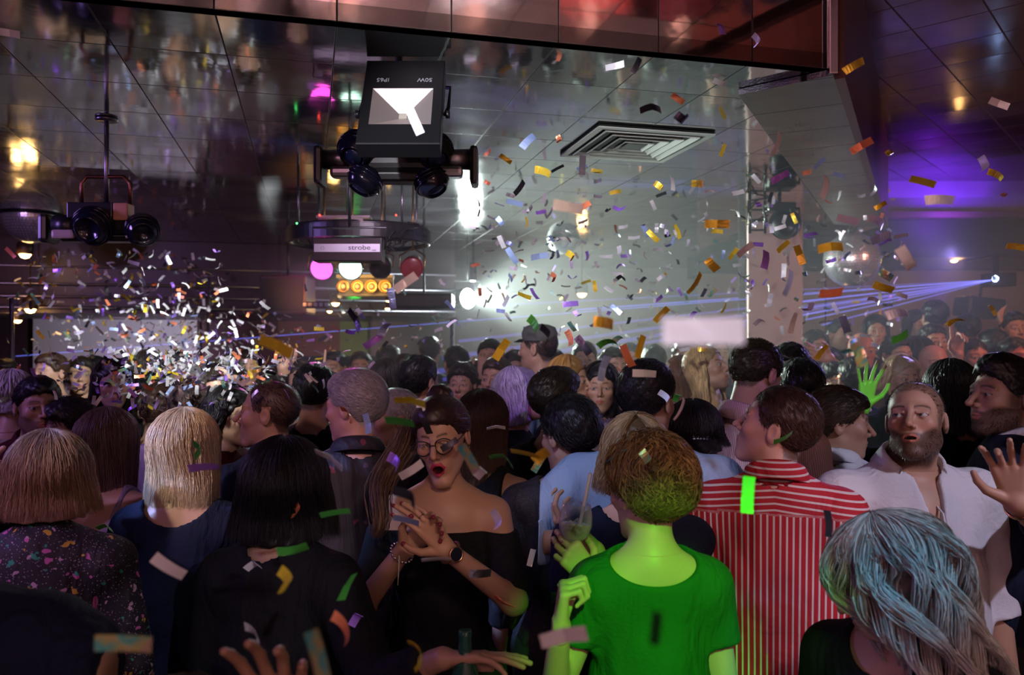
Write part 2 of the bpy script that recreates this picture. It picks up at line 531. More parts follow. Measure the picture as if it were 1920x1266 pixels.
def slab(name, pts, z0, z1, material, kind='structure', parent=None):
    n = len(pts)
    V = [(p[0], p[1], z0) for p in pts] + [(p[0], p[1], z1) for p in pts]
    F = [tuple(range(n - 1, -1, -1)), tuple(range(n, 2 * n))] + [(i, (i + 1) % n, n + (i + 1) % n, n + i) for i in range(n)]
    mb = MB(); mb.add(V, F)
    return mb.build(name, material, parent, kind=kind)


XW, YB, YF = 5.6, -3.2, 11.0
bdir = nrm(at_h(1650, 400, .87) - Pc); bdir[2] = 0
Bend = Pc + bdir * 3.6
backc = 11.0
# main low ceiling
L0 = Pc - RR * 7.2
slab('ceiling', [L0[:2], Pc[:2], Bend[:2], (Bend[0], YF), (-9.5, YF)], CEIL, CEIL + .05, m_ceil)
# strip of turned tiles along its right edge
nb_ = np.array([bdir[1], -bdir[0], 0])
q0 = at_h(1385, 166, .87)
slab('trim_1', [q0[:2], (Pc - bdir * .02)[:2], Bend[:2], (q0 + bdir * 3.2)[:2]], CEIL - .022, CEIL - .002, m_strip)
# upright face of the step
nrmF = -RD
mb = MB()
f0 = L0; f1 = Pc
V = [(*(f0 + RD * .0)[:2], CEIL - .0), (*(f1)[:2], CEIL), (*(f1)[:2], H1), (*f0[:2], H1),
     (*(f0 + RD * .04)[:2], CEIL), (*(f1 + RD * .04)[:2], CEIL), (*(f1 + RD * .04)[:2], H1), (*(f0 + RD * .04)[:2], H1)]
mb.add(V, [(0, 1, 2, 3), (7, 6, 5, 4), (0, 4, 5, 1), (1, 5, 6, 2), (2, 6, 7, 3), (0, 3, 7, 4)])
mb.build('trim_2', m_riser, kind='structure')
m_riser2 = tile_mat('near_mirror', (.80, .76, .76), U_T, V_T, ROOM_A, ORG, rough=(.04, .10), seam=.008)
m_brown = mat('brown_panel', (.10, .035, .025), .35, noise=.4, nscale=6)
e0 = Pc + nb_ * .03; e1 = Bend + nb_ * .03
slab('trim_3', [Pc[:2], e0[:2], e1[:2], Bend[:2]], CEIL - .03, H2, m_brown)
mb = MB(); mb.box((Pc[0] - .012, Pc[1] - .012, (CEIL + H1) / 2 - .01), (.03, .03, H1 - CEIL + .02), bev=.004)
mb.build('trim_4', mat('corner_metal', (.5, .42, .5), .25, metal=1), kind='structure')
# high ceiling around it
slab('ceiling_near', [(-9.5, YB), (Pc[0], YB), Pc[:2], L0[:2]], H1, H1 + .04, m_riser2).name = 'ceiling'
slab('trim_18', [(Pc[0], YB), (Pc[0] + .04, YB), (Pc[0] + .04, Pc[1]), (Pc[0], Pc[1])], H1 - .02, H2, m_brown)
slab('ceiling_high', [(-9.5, YB), (XW, YB), (XW, YF), (Bend[0] - 1.2, YF), (Bend[0] + .02, Bend[1]), (Pc[0], Pc[1] + .04), (L0[0], L0[1] + .04)], H2, H2 + .05, m_right).name = 'ceiling'
# floor
m_floor = mat('dance_floor', (.035, .028, .028), .25, noise=.4, nscale=3)
slab('floor', [(-9.6, YB), (XW, YB), (XW, YF), (-9.6, YF)], -.10, 0, m_floor)
m_plat = mat('platform_carpet', (.03, .02, .03), .9)
# walls
m_wall = mat('plaster_wall', (.42, .38, .36), .8, noise=.08, nscale=3)
m_walld = mat('dark_wall', (.05, .022, .03), .6, noise=.3, nscale=4)
m_red = mat('red_wall', (.22, .05, .04), .6, noise=.3, nscale=2)
slab('wall_back', [(-9.6, 8.9), (XW, 8.9), (XW, 9.1), (-9.6, 9.1)], 0, H2, m_wall)
slab('wall_right', [(XW, YB), (XW + .15, YB), (XW + .15, YF), (XW, YF)], 0, H2, m_red)
slab('wall_left', [(-9.75, YB), (-9.6, YB), (-9.6, YF), (-9.75, YF)], 0, H2, m_walld)
slab('wall_front', [(-9.6, YB - .15), (XW, YB - .15), (XW, YB), (-9.6, YB)], 0, H2, mat('pink_wall', (.15, .10, .10), .7))
# left bulkhead: dark fascia hanging under the ceiling
vb = 6.55
A0 = at_h(60, 455, .87); dirR = RR
bl0 = px(400, 455, 6.69) - RR * 7.0; bl1 = px(846, 470, 6.9)
bl1 = px(400, 455, 6.69) + RR * ((846 - 400) / F_PX * 6.9)
zb = CAM_Z + .27
m_fas = mat('dark_fascia', (.030, .014, .020), .42, noise=.5, nscale=3)
slab('trim_5', [bl0[:2], bl1[:2], (bl1 + RD * 1.6)[:2], (bl0 + RD * 1.6)[:2]], zb, CEIL - .002, m_fas)
m_rail = mat('rail_metal', (.30, .28, .34), .3, metal=1)
for z_, r_ in ((.50, .012), (.40, .010), (.31, .014), (.64, .008)):
    mb = MB(); mb.tube([(*(bl0 - RD * .02)[:2], CAM_Z + z_), (*(bl1 - RD * .02)[:2], CAM_Z + z_)], r_, 6)
    mb.build('trim_6', m_rail, kind='structure')
# white board on the back wall, left, brown uprights and green-lit stripe area
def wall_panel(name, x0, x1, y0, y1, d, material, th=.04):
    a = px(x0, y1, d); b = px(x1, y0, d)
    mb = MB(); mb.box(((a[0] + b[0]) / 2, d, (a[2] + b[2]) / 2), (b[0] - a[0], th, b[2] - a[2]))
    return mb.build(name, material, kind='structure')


wall_panel('trim_7', 66, 372, 588, 712, 8.70, mat('white_board', (.62, .58, .60), .6), .08)
wall_panel('trim_8', -400, 62, 560, 760, 8.78, m_walld)
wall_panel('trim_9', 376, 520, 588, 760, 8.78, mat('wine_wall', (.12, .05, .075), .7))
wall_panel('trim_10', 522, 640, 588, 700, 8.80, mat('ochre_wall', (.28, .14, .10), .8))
wall_panel('trim_11', 638, 690, 556, 700, 8.76, mat('green_lit_wall', (.26, .42, .12), .8))  # green light on the wall put into the panel colour
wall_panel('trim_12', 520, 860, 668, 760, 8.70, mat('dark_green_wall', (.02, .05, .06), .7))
for (x0, x1, d) in ((1403, 1506, 5.55), (1386, 1398, 6.4)):
    a = px(x0, 650, d); b = px(x1, 650, d)
    mb = MB(); mb.box(((a[0] + b[0]) / 2, d + .02, CEIL / 2 - .001), (b[0] - a[0], .04, CEIL - .002), bev=.008)
    mb.build('trim_13', mat('pink_plaster', (.52, .34, .32), .7, noise=.06, nscale=5) if d < 6 else mat('grey_post', (.14, .13, .12), .7), kind='structure')
# right: raised floor, bulkhead with a violet lit face, dark fascia
slab('floor_raised', [(1.9, 5.0), (XW, 5.0), (XW, 8.9), (1.9, 8.9)], 0, .34, m_plat).name = 'floor'
zt, zm, zl_ = H2, px(0, 400, 7.0)[2], px(0, 482, 7.0)[2]
x0 = Bend[0] + .02
slab('trim_14', [(x0, 7.0), (XW, 7.0), (XW, 7.15), (x0, 7.15)], zm, zt, mat('fascia_gloss', (.30, .25, .40), .35, noise=.2, nscale=3))
slab('trim_15', [(x0, 7.0), (XW, 7.0), (XW, 6.90), (x0, 6.90)], zm - .05, zm, mat('brown_ledge', (.10, .05, .045), .5))
slab('trim_16', [(x0 - .1, 7.02), (XW, 7.02), (XW, 8.2), (x0 - .1, 8.2)], zl_, zm - .05, mat('black_fascia', (.008, .006, .008), .6))
slab('trim_17', [(1.95, 6.3), (x0 - .02, 6.3), (x0 - .02, 8.9), (1.95, 8.9)], px(0, 470, 6.3)[2], CEIL - .002, mat('black_fascia', (.008, .006, .008), .6))
slab('wall_right_back', [(1.95, 8.3), (XW, 8.3), (XW, 8.4), (1.95, 8.4)], .34, zl_, mat('beige_wall', (.42, .28, .25), .8)).name = 'wall_right'
lamp('violet_fascia', 'SPOT', (px(1760, 600, 6.2)), px(1745, 365, 7.0), (.22, .03, 1.0), 160, .03, 40, .5)
lamp('violet_fascia_b', 'AREA', px(1790, 420, 6.7), px(1790, 360, 7.0), (.22, .03, 1.0), 6, .15)

# haze in the far half of the hall
mh = bpy.data.materials.new('haze'); mh.use_nodes = True
nt = mh.node_tree; nt.nodes.clear()
o_ = nt.nodes.new('ShaderNodeOutputMaterial'); vs = nt.nodes.new('ShaderNodeVolumeScatter')
vs.inputs['Density'].default_value = .05; vs.inputs['Anisotropy'].default_value = .25
vs.inputs['Color'].default_value = (.95, .97, 1, 1)
nt.links.new(vs.outputs[0], o_.inputs['Volume'])
mb = MB(); mb.box((1.75, 5.55, 1.37), (5.7, 4.6, 2.70))
hz = mb.build('haze', mh, kind='stuff'); tag(hz, 'thin stage haze hanging over the far half of the dance floor', 'haze')

# ------------------------------------------------------------------ lighting gear and other things
m_black = mat('black_housing', (.012, .012, .014), .35)
m_blackg = mat('black_gloss', (.012, .014, .03), .15)
m_grey = mat('grey_metal', (.28, .27, .28), .35, metal=1)
m_chrome = mat('chrome', (.75, .72, .70), .18, metal=1)
m_whitepl = mat('white_plastic', (.75, .70, .74), .4)


def frame_at(c, zdir, up=(0, 0, 1)):
    z = nrm(zdir); x = nrm(np.cross(up, z)); y = np.cross(z, x)
    M = Matrix(((x[0], y[0], z[0], c[0]), (x[1], y[1], z[1], c[1]), (x[2], y[2], z[2], c[2]), (0, 0, 0, 1)))
    return M


def aim_part(o, M):
    o.matrix_parent_inverse = Matrix(); return o


# floodlight hung upside down under the edge of the ceiling
top = px(752, 116, 2.42); bot = px(755, 272, 2.24); top[0] = bot[0] = -.320
up = nrm(top - bot); c = (top + bot) / 2
zd = nrm(np.cross(np.array([1, 0, 0]), up)); zd = zd if zd[1] < 0 else -zd
E = empty('floodlight', c, 0, 'black square floodlight hung upside down under the mirror ceiling, unlit pyramid reflector', 'lamp')
E.matrix_world = frame_at(c, zd, up)
hH = np.linalg.norm(top - bot) / 2; wW = .118
mb = MB()
mb.box((0, 0, -.044), (2 * wW, 2 * hH, .014), bev=.004)
for i in range(9): mb.box((-.085 + i * .021, 0, -.062), (.004, 1.5 * hH, .03))
mb.box((0, 0, -.09), (.12, .11, .05), bev=.008)
mb.build('housing', m_black, E)
mb = MB(); r0 = .089; ry = .075; cy = -.023
ring = []
for (w_, h_, z_) in ((wW, hH, -.040), (wW, hH, .003), (wW * .985, hH * .985, .006), (r0, ry, .006), (r0, ry, .001)):
    ring.append([(-w_, -h_ + (cy if w_ == r0 else 0), z_), (w_, -h_ + (cy if w_ == r0 else 0), z_), (w_, h_ + (cy if w_ == r0 else 0), z_), (-w_, h_ + (cy if w_ == r0 else 0), z_)])
V = [p for r in ring for p in r]
mb.add(V, [(a * 4 + i, a * 4 + (i + 1) % 4, (a + 1) * 4 + (i + 1) % 4, (a + 1) * 4 + i) for a in range(4) for i in range(4)])
mb.build('front_frame', m_black, E)
mb = MB()
V = [(-r0, cy - ry, .0045), (r0, cy - ry, .0045), (r0, cy + ry, .0045), (-r0, cy + ry, .0045)] + [(-.013, cy - .012, -.034), (.013, cy - .012, -.034), (.013, cy + .012, -.034), (-.013, cy + .012, -.034)]
mb.add(V, [(i, (i + 1) % 4, 4 + (i + 1) % 4, 4 + i) for i in range(4)])
mb.build('reflector', mat('satin_reflector', (.82, .72, .70), .35, metal=.8), E)
mb = MB(); mb.box((0, cy, -.034), (.024, .022, .003)); mb.build('light_chip', mat('chip_yellow', (.55, .50, .42), .5), E)
for (sx, sy) in ((-1, -1), (1, -1), (1, 1), (-1, 1)):
    mb = MB(); mb.lathe([(.0035, 0), (.0035, .003), (.002, .004), (0, .004)], 10, (sx * (wW - .008), sy * (hH - .008), -.001)); mb.build('screw', m_chrome, E)
T180 = Matrix.Rotation(math.pi, 4, 'Z')
text_mesh('lettering', 'IP65', .022, mat('print_grey', (.45, .45, .50), .6), E, Matrix.Translation((-.062, .086, .0072)) @ T180)
text_mesh('lettering', '50W', .022, mat('print_grey'), E, Matrix.Translation((.062, .086, .0072)) @ T180)
mb = MB()
mb.tube([(-wW - .006, -.02, -.03), (-wW - .012, .03, -.05), (-wW - .01, hH - .01, -.09), (wW + .01, hH - .01, -.09), (wW + .012, .03, -.05), (wW + .006, -.02, -.03)], .006, 8)
mb.lathe([(.012, -.006), (.012, .006)], 12, (wW + .014, -.02, -.03), (0, math.pi / 2, 0)); mb.lathe([(.012, -.006), (.012, .006)], 12, (-wW - .014, -.02, -.03), (0, math.pi / 2, 0))
mb.build('bracket', m_black, E)

# multi-head moving effect behind it
def lobe(mb, c, r, rot=(0, 0, 0), ridges=3):
    prof = [(0, -r[2])] + [(r[0] * math.sin(t), -r[2] * math.cos(t)) for t in np.linspace(.25, 2.4, 9)]
    prof += [(r[0] * .62, r[2] * .80), (r[0] * .55, r[2] * .55), (0, r[2] * .5)]
    mb.lathe(prof, 22, c, rot, caps=False)
    for i in range(ridges):
        z = -r[2] * .35 + i * r[2] * .28; rr = r[0] * math.sqrt(max(.05, 1 - (z / r[2]) ** 2)) * 1.02
        mb.tube([Vector(c) + Euler(rot).to_matrix() @ Vector((rr * math.cos(a), rr * math.sin(a), z)) for a in np.linspace(0, 2 * math.pi, 24, endpoint=False)], .003, 5, closed=True)


c = px(745, 305, 2.62)
E = empty('moving_head_light', c, 0, 'black four-headed moving effect light behind the square floodlight, arms spread sideways', 'lamp')
mb = MB(); mb.box((0, .02, .0), (.26, .12, .055), bev=.018); mb.box((0, .0, -.045), (.20, .10, .045), bev=.02); mb.box((0, .03, .05), (.12, .10, .06), bev=.01)
mb.build('body', m_black, E)
mb = MB(); mb.tube([(0, .03, .07), (0, .03, CEIL - c[2] - .002)], .014, 10); mb.lathe([(.06, 0), (.06, .012)], 20, (0, .03, CEIL - c[2] - .014)); mb.build('mounting_stem', m_black, E)
for (dx, dz, r, rot, mm) in ((-.125, .035, (.062, .062, .066), (2.4, .3, 0), m_blackg), (.125, .03, (.060, .060, .064), (2.5, -.3, 0), m_black),
                             (-.10, -.065, (.058, .058, .05), (2.9, .5, 0), m_blackg), (.115, -.07, (.056, .056, .05), (2.9, -.5, 0), m_blackg)):
    mb = MB(); lobe(mb, (dx, -.03, dz), r, rot); hd = mb.build('lamp_head', mm, E)
    mb = MB(); mb.lathe([(.03, 0), (.028, .006), (0, .010)], 18, Vector((dx, -.03, dz)) + Euler(rot).to_matrix() @ Vector((0, 0, r[2] * .62)), rot)
    mb.build('lens', mat('dark_lens', (.03, .05, .12), .08), hd)
for sx in (-1, 1):
    mb = MB(); mb.lathe([(.032, -.055), (.034, .055)], 18, (sx * .185, 0, .01), (0, math.pi / 2, 0)); mb.box((sx * .175, -.01, -.035), (.08, .06, .035), bev=.012)
    mb.build('side_arm', m_grey, E)
    mb = MB(); mb.box((sx * .252, 0, -.015), (.026, .10, .125), bev=.012); mb.build('end_plate', m_black, E)
mb = MB(); mb.lathe([(.004, 0), (.004, .004), (0, .005)], 8, (.172, -.052, .01), (math.pi / 2, 0, 0)); mb.build('indicator', emat('led_red', (1, .05, .03), 6), E)

# moving head on the left, hung on a tube yoke
c = px(195, 425, 3.05)
E = empty('moving_head_light', c, 0, 'dark twin-headed moving light hanging left on a tube bracket beside the half mirror ball', 'lamp')
up_ = CEIL - c[2]
mb = MB(); mb.box((-.03, 0, .055), (.17, .10, .06), bev=.004); mb.box((.02, .02, -.0), (.34, .10, .07), bev=.02); mb.box((.0, .0, -.05), (.30, .07, .02), bev=.008); mb.build('body', m_black, E)
mb = MB(); mb.box((.085, -.02, .05), (.055, .06, .065), bev=.006); mb.build('base_end', mat('orange_lit_end', (.75, .38, .22), .5), E)  # end of the base; orange light put into its colour
mb = MB(); mb.tube([(-.085, 0, .08), (-.085, 0, .165), (-.065, 0, .19), (.075, 0, .19), (.10, 0, .165), (.10, 0, .08)], .008, 8); mb.build('yoke_tube', mat('copper_tube', (.25, .10, .07), .35, metal=1), E)
mb = MB(); mb.tube([(.01, 0, .08), (.01, 0, up_ - .002)], .009, 8); mb.lathe([(.04, 0), (.04, .008)], 16, (.01, 0, up_ - .010)); mb.build('mounting_stem', m_grey, E)
for (dx, dz, r, rot) in ((-.015, -.005, (.072, .072, .062), (2.0, 0, 0)), (.17, -.02, (.060, .060, .062), (2.2, -.8, 0))):
    mb = MB(); lobe(mb, (dx, -.05, dz), r, rot, 4); mb.build('lamp_head', m_blackg, E)
mb = MB(); mb.lathe([(.042, -.04), (.045, .04)], 18, (-.135, -.01, .0), (0, math.pi / 2, 0)); mb.build('side_arm', m_black, E)
mb = MB(); mb.box((-.21, 0, -.01), (.035, .10, .11), bev=.015); mb.build('end_plate', m_black, E)
mb = MB(); mb.box((-.13, -.045, -.035), (.085, .02, .035), bev=.012); mb.build('lens_hood', mat('pale_hood', (.55, .45, .42), .4), E)
mb = MB(); mb.box((.135, -.075, -.045), (.03, .012, .02), bev=.004); mb.build('lens_hood', mat('pale_hood'), E)

# strobe with round lighting ring and parcans
c = px(652, 440, 3.9)
E = empty('lighting_ring', c, 0, 'dark round truss ring under the ceiling holding coloured parcan lamps and cables', 'lighting ring')
mb = MB()
N_ = 40; ra = .36
for rr, zz in ((ra, 0), (ra, .06)): mb.tube([(rr * math.cos(a), rr * math.sin(a) * .9 + .3, zz) for a in np.linspace(0, 2 * math.pi, N_, endpoint=False)], .013, 7, closed=True)
for i in range(20):
    a = i / 20 * 2 * math.pi; b = (i + .5) / 20 * 2 * math.pi
    mb.tube([(ra * math.cos(a), ra * math.sin(a) * .9 + .3, 0), (ra * math.cos(b), ra * math.sin(b) * .9 + .3, .06)], .005, 5)
V = []; n_ = 36
for i in range(n_ + 1):
    a = math.pi + math.pi * i / n_
    for rr, zz in ((ra + .01, -.03), (ra + .012, .035), (ra + .02, .035), (ra + .018, -.03)): V.append((rr * math.cos(a), rr * math.sin(a) * .9 + .3, zz + .02))
mb.add(V, [(i * 4 + j, i * 4 + (j + 1) % 4, i * 4 + 4 + (j + 1) % 4, i * 4 + 4 + j) for i in range(n_) for j in range(4)])
mb.build('ring', m_black, E)
for (a0) in (.7, 2.4, 3.9, 5.5):
    mb = MB(); mb.tube([(ra * math.cos(a0), ra * math.sin(a0) * .9 + .3, .05), (ra * math.cos(a0), ra * math.sin(a0) * .9 + .3, CEIL - c[2] - .002)], .006, 6); mb.build('hanger', m_grey, E)
rng = np.random.default_rng(5)
for i in range(9):
    a = rng.uniform(-.6, 1.2); p0 = np.array([ra * math.cos(a), ra * math.sin(a) * .5 + .1, .02])
    pts = [p0 + np.array([rng.normal(0, .02), rng.normal(0, .02), -.01 * k + rng.normal(0, .02)]) + np.array([-.03 * k, 0, .02 * math.sin(k)]) for k in range(7)]
    mb = MB(); mb.tube(pts, .004, 5); mb.build('cable', m_black, E)
for (dx, dz, col, nm) in ((-.13, .10, (1, .1, .1), 'led_red'), (.24, .10, (1, .05, .03), 'led_red'), (-.24, .06, (.1, 1, .2), 'led_green')):
    mb = MB(); mb.lathe([(.005, 0), (.004, .004), (0, .005)], 8, (dx, -.03, dz - .01), (math.pi / 2, 0, 0)); mb.build('indicator', emat(nm, col, 5), E)
mb = MB(); mb.box((-.02, .02, .085), (.26, .08, .012)); mb.box((.03, -.02, .055), (.10, .02, .04)); mb.build('control_box', m_grey, E)

c = px(651, 466, 3.55)
E = empty('strobe_light', c, 0, 'black strobe bar with a white name strip below the round lighting ring', 'lamp')
mb = MB(); mb.box((0, .05, -.004), (.305, .10, .105), bev=.004); mb.build('housing', m_black, E)
mb = MB(); mb.box((0, -.003, .002), (.292, .004, .036)); mb.build('name_strip', mat('white_plate', (.72, .66, .76), .4), E)
Rx = Matrix.Rotation(math.pi / 2, 4, 'X')
text_mesh('lettering', 'strobe', .030, mat('print_black', (.03, .02, .05), .6), E, Matrix.Translation((.055, -.0058, .003)) @ Rx @ Matrix.Scale(1.25, 4, (1, 0, 0)))
text_mesh('lettering', 'one', .012, mat('print_black'), E, Matrix.Translation((.119, -.0058, -.008)) @ Rx, font_shear=.3)
mb = MB(); mb.tube([(-.117, -.0055, .004), (-.106, -.0055, .010), (-.100, -.0055, -.002), (-.111, -.0055, -.008)], .0008, 4, closed=True); mb.build('emblem', mat('print_grey'), E)
mb = MB(); mb.tube([(-.16, .05, 0), (-.165, .05, .10), (.165, .05, .10), (.16, .05, 0)], .006, 6); mb.tube([(0, .05, .10), (0, .05, CEIL - c[2] - .001)], .007, 6); mb.build('bracket', m_black, E)


def parcan(x, y, d, r, col, estr, label, body=m_grey, power=0, lc=None):
    c = px(x, y, d); E = empty('parcan', c, 0, label, 'lamp', None)
    rot = (math.pi / 2 + .35, 0, 0)                     # lens towards the hall and down
    mb = MB(); mb.lathe([(r * .55, -r * 2.2), (r * .8, -r * 2.0), (r, -r * .6), (r * 1.05, r * .05), (r * .97, r * .05), (r * .93, -r * .05)], 26, (0, 0, 0), rot, caps=False)
    mb.lathe([(r * .55, -r * 2.2), (0, -r * 2.25)], 26, (0, 0, 0), rot, caps=False)
    mb.build('can', body, E)
    mb = MB(); mb.lathe([(r * .95, -r * .02), (r * .7, r * .10), (0, r * .18)], 26, (0, 0, 0), rot, caps=False)
    mb.build('lens', emat('lens_%d' % int(x), col, estr) if estr else mat('lens_%d' % int(x), col, .15), E)
    mb = MB(); mb.tube([(r * 1.15, 0, 0), (r * 1.2, .03, r * 1.2), (0, .06, r * 2.0), (-r * 1.2, .03, r * 1.2), (-r * 1.15, 0, 0)], r * .07, 6)
    mb.tube([(0, .06, r * 2), (0, .06, min(CEIL - .002 - c[2], 3))], r * .1, 6)
    mb.build('yoke', mat('brass_lit', (.6, .35, .12), .35, metal=1), E)
    if power: lamp('parcan_beam', 'SPOT', c + np.array([0, -r * .4, -r * .2]), c + np.array([0, -2.5, -1.2]), lc or col, power, r * .5, 60, .6)
    return E


parcan(603, 504, 4.25, .062, (1.0, .08, .68), 3.2, 'parcan lamp glowing magenta below the left end of the strobe bar', power=14)
parcan(657, 503, 4.25, .064, (.62, 1.0, .80), 4.5, 'parcan lamp glowing mint white below the middle of the strobe bar', power=14)
parcan(713, 503, 4.35, .058, (.05, .03, .03), 0, 'unlit dark parcan lamp right of the mint white one')
parcan(772, 503, 4.3, .058, (.45, .03, .05), .25, 'dim red parcan lamp at the right end of the lighting ring', body=mat('red_can', (.30, .02, .02), .3))

c = px(683, 537, 5.0)
E = empty('blinder_bar', c, 0, 'pale bar of four round amber blinder lamps above the green lit wall', 'lamp')
mb = MB(); mb.box((0, .04, .064), (.355, .07, .022), bev=.003); mb.box((0, .05, -.052), (.355, .03, .008)); mb.box((0, .07, 0), (.345, .02, .12)); mb.build('frame', mat('cream_frame', (.62, .45, .22), .5), E)
for i in range(4):
    x = -.133 + i * .088
    mb = MB(); mb.lathe([(.018, -.02), (.030, -.028), (.041, .0), (.043, .012), (.038, .012)], 22, (x, .0, 0), (math.pi / 2, 0, 0), caps=False); rf = mb.build('reflector', mat('amber_reflector', (.85, .52, .18), .25, metal=1), E)
    mb = MB(); mb.lathe([(0, -.002), (.012, -.001), (.014, .012), (.008, .02), (0, .022)], 14, (x, .01, 0), (math.pi / 2, 0, 0), caps=False); mb.build('bulb', emat('bulb_amber', (1, .55, .12), 1.6), rf)
    if i == 0: lamp('blinder_glow', 'AREA', c + np.array([-.01, -.35, .03]), c + np.array([0, 0, -.005]), (1, .65, .22), 1.6, .25)
mb = MB(); mb.tube([(-.12, .06, .07), (-.12, .06, CEIL - c[2] - .002)], .006, 6); mb.tube([(.12, .06, .07), (.12, .06, CEIL - c[2] - .002)], .006, 6); mb.build('hanger', m_grey, E)
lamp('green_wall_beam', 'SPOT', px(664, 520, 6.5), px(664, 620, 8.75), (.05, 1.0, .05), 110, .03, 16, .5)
lamp('orange_truss_glow', 'SPOT', px(560, 560, 5.8), px(560, 500, 6.9), (1.0, .35, .06), 6, .05, 90, .8)

# white searchlight
c = px(876, 560, 7.2)
E = empty('searchlight', c, 0, 'white beam light glaring through the haze above the crowd, centre', 'lamp')
aim = nrm(np.array([.85, -1, .02]))
M = frame_at((0, 0, 0), aim)
mb = MB(); mb.lathe([(.05, -.20), (.085, -.16), (.095, 0), (.10, .02), (.09, .02)], 24, M=M, caps=False); mb.lathe([(0, -.21), (.05, -.20)], 24, M=M, caps=False); mb.build('can', m_black, E)
mb = MB(); mb.lathe([(.09, .0), (.07, .02), (0, .035)], 24, M=M, caps=False); mb.build('lens', emat('lens_white', (.85, 1, .97), 260), E)
mb = MB(); mb.tube([(-.12, 0, 0), (-.12, .02, .16), (.12, .02, .16), (.12, 0, 0)], .008, 6); mb.tube([(0, .02, .16), (0, .02, CEIL - c[2] - .002)], .01, 6); mb.build('yoke', m_black, E)
lamp('searchlight_beam', 'SPOT', c + aim * .06, c + aim * 3, (.80, 1.0, .88), 950, .05, 62, .9)
lamp('searchlight_glow', 'POINT', c + aim * .12, None, (.85, 1.0, .96), 22, .06)

# mirror balls
def mirror_ball(x, y, d, r, label, half=False, hang=True):
    c = px(x, y, d)
    if half: c[2] = CEIL - .002
    E = empty('mirror_ball', c, 0, label, 'mirror ball')
    mb = MB(); nr_ = 30
    a0, a1 = (math.pi / 2, math.pi) if half else (0.02, math.pi)
    nr_ = 15 if half else 30
    V = []; F = []
    for i in range(nr_):
        t0 = a0 + (a1 - a0) * (i + .04) / nr_; t1 = a0 + (a1 - a0) * (i + .96) / nr_
        n = max(6, int(60 * math.sin((t0 + t1) / 2)))
        for j in range(n):
            p0 = 2 * math.pi * (j + .04) / n; p1 = 2 * math.pi * (j + .96) / n; k = len(V)
            for t, p in ((t0, p0), (t0, p1), (t1, p1), (t1, p0)): V.append((r * math.sin(t) * math.cos(p), r * math.sin(t) * math.sin(p), r * math.cos(t)))
            F.append((k, k + 3, k + 2, k + 1))
    mb.add(V, F, False); mb.build('mirror_tiles', mat('mirror_facets', (.85, .80, .84), .22, metal=.8), E)
    mb = MB(); mb.lathe([(max(1e-4, .985 * r * math.sin(t)), .985 * r * math.cos(t)) for t in np.linspace(a0, a1, 16)], 32, caps=False); mb.build('core', mat('ball_core', (.06, .05, .05), .4), E)
    if half:
        mb = MB(); mb.lathe([(r * 1.03, -.012), (r * 1.03, 0)], 40); mb.build('mounting_ring', m_black, E)
    else:
        mb = MB(); mb.lathe([(.03, r - .004), (.03, r + .03), (.01, r + .035), (.006, CEIL - c[2] - .001 if x < 1700 else .6)], 14); mb.build('motor_stem', m_black, E)


mirror_ball(1597, 487, 5.75, .195, 'hanging mirror ball right of the pink column')
mirror_ball(60, 403, 5.28, .185, 'half mirror ball fixed to the ceiling at the far left', half=True)
mirror_ball(1056, 447, 6.4, .13, 'small half mirror ball on the ceiling above the haze, centre', half=True)

# small warm downlights and lamps
def bulb(x, y, d, r, label, col=(1, .55, .18), e=25, pw=1.2):
    top = zl_ if x > 1700 else (zb if x < 760 and d > 6.3 else CEIL)
    c = px(x, y, d); E = empty('downlight', c, 0, label, 'lamp')
    mb = MB(); mb.lathe([(r * 1.0, -r * .1), (r * 1.25, 0), (r * 1.25, r * 1.6), (r * .5, r * 2.2), (.006, r * 2.3), (.006, max(r * 2.3 + .02, top - c[2] - .001))], 16); mb.build('shade', mat('dark_shade', (.05, .025, .02), .4), E)
    mb = MB(); mb.lathe([(0, -r * .8), (r * .6, -r * .6), (r * .95, r * .0), (r * .7, r * .6), (0, r * .7)], 16, caps=False); mb.build('bulb', emat('bulb_warm', col, e), E)
    if pw: lamp('bulb_light', 'POINT', c - np.array([0, .05, r * 1.5]), None, col, pw, r)


bulb(57, 579, 6.2, .045, 'warm glowing downlight at the far left below the fascia', pw=2.5)
bulb(33, 600, 6.6, .035, 'smaller warm lamp below the far left downlight')
bulb(47, 476, 5.9, .045, 'warm lamp under the half mirror ball, far left', pw=2)
bulb(629, 568, 6.5, .036, 'warm lamp left of the green lit wall')
bulb(618, 583, 6.7, .024, 'small warm lamp beside the green lit wall, the lower left one', pw=0)
bulb(728, 564, 6.5, .020, 'tiny warm lamp right of the green lit wall, the upper one', pw=0)
bulb(727, 578, 6.5, .024, 'tiny warm lamp right of the green lit wall, the lower one', pw=0)
bulb(1789, 486, 7.3, .040, 'warm spot lamp glowing above the blue laser', pw=2.5)
bulb(1091, 550, 8.2, .055, 'warm wall lamp seen through the haze, centre', e=14, pw=2)
bulb(1870, 503, 7.3, .014, 'tiny orange lamp above the laser projector', pw=0)
bulb(1548, 662, 6.4, .03, 'small orange lamp behind the crowd beside the pink column', e=6, pw=1)

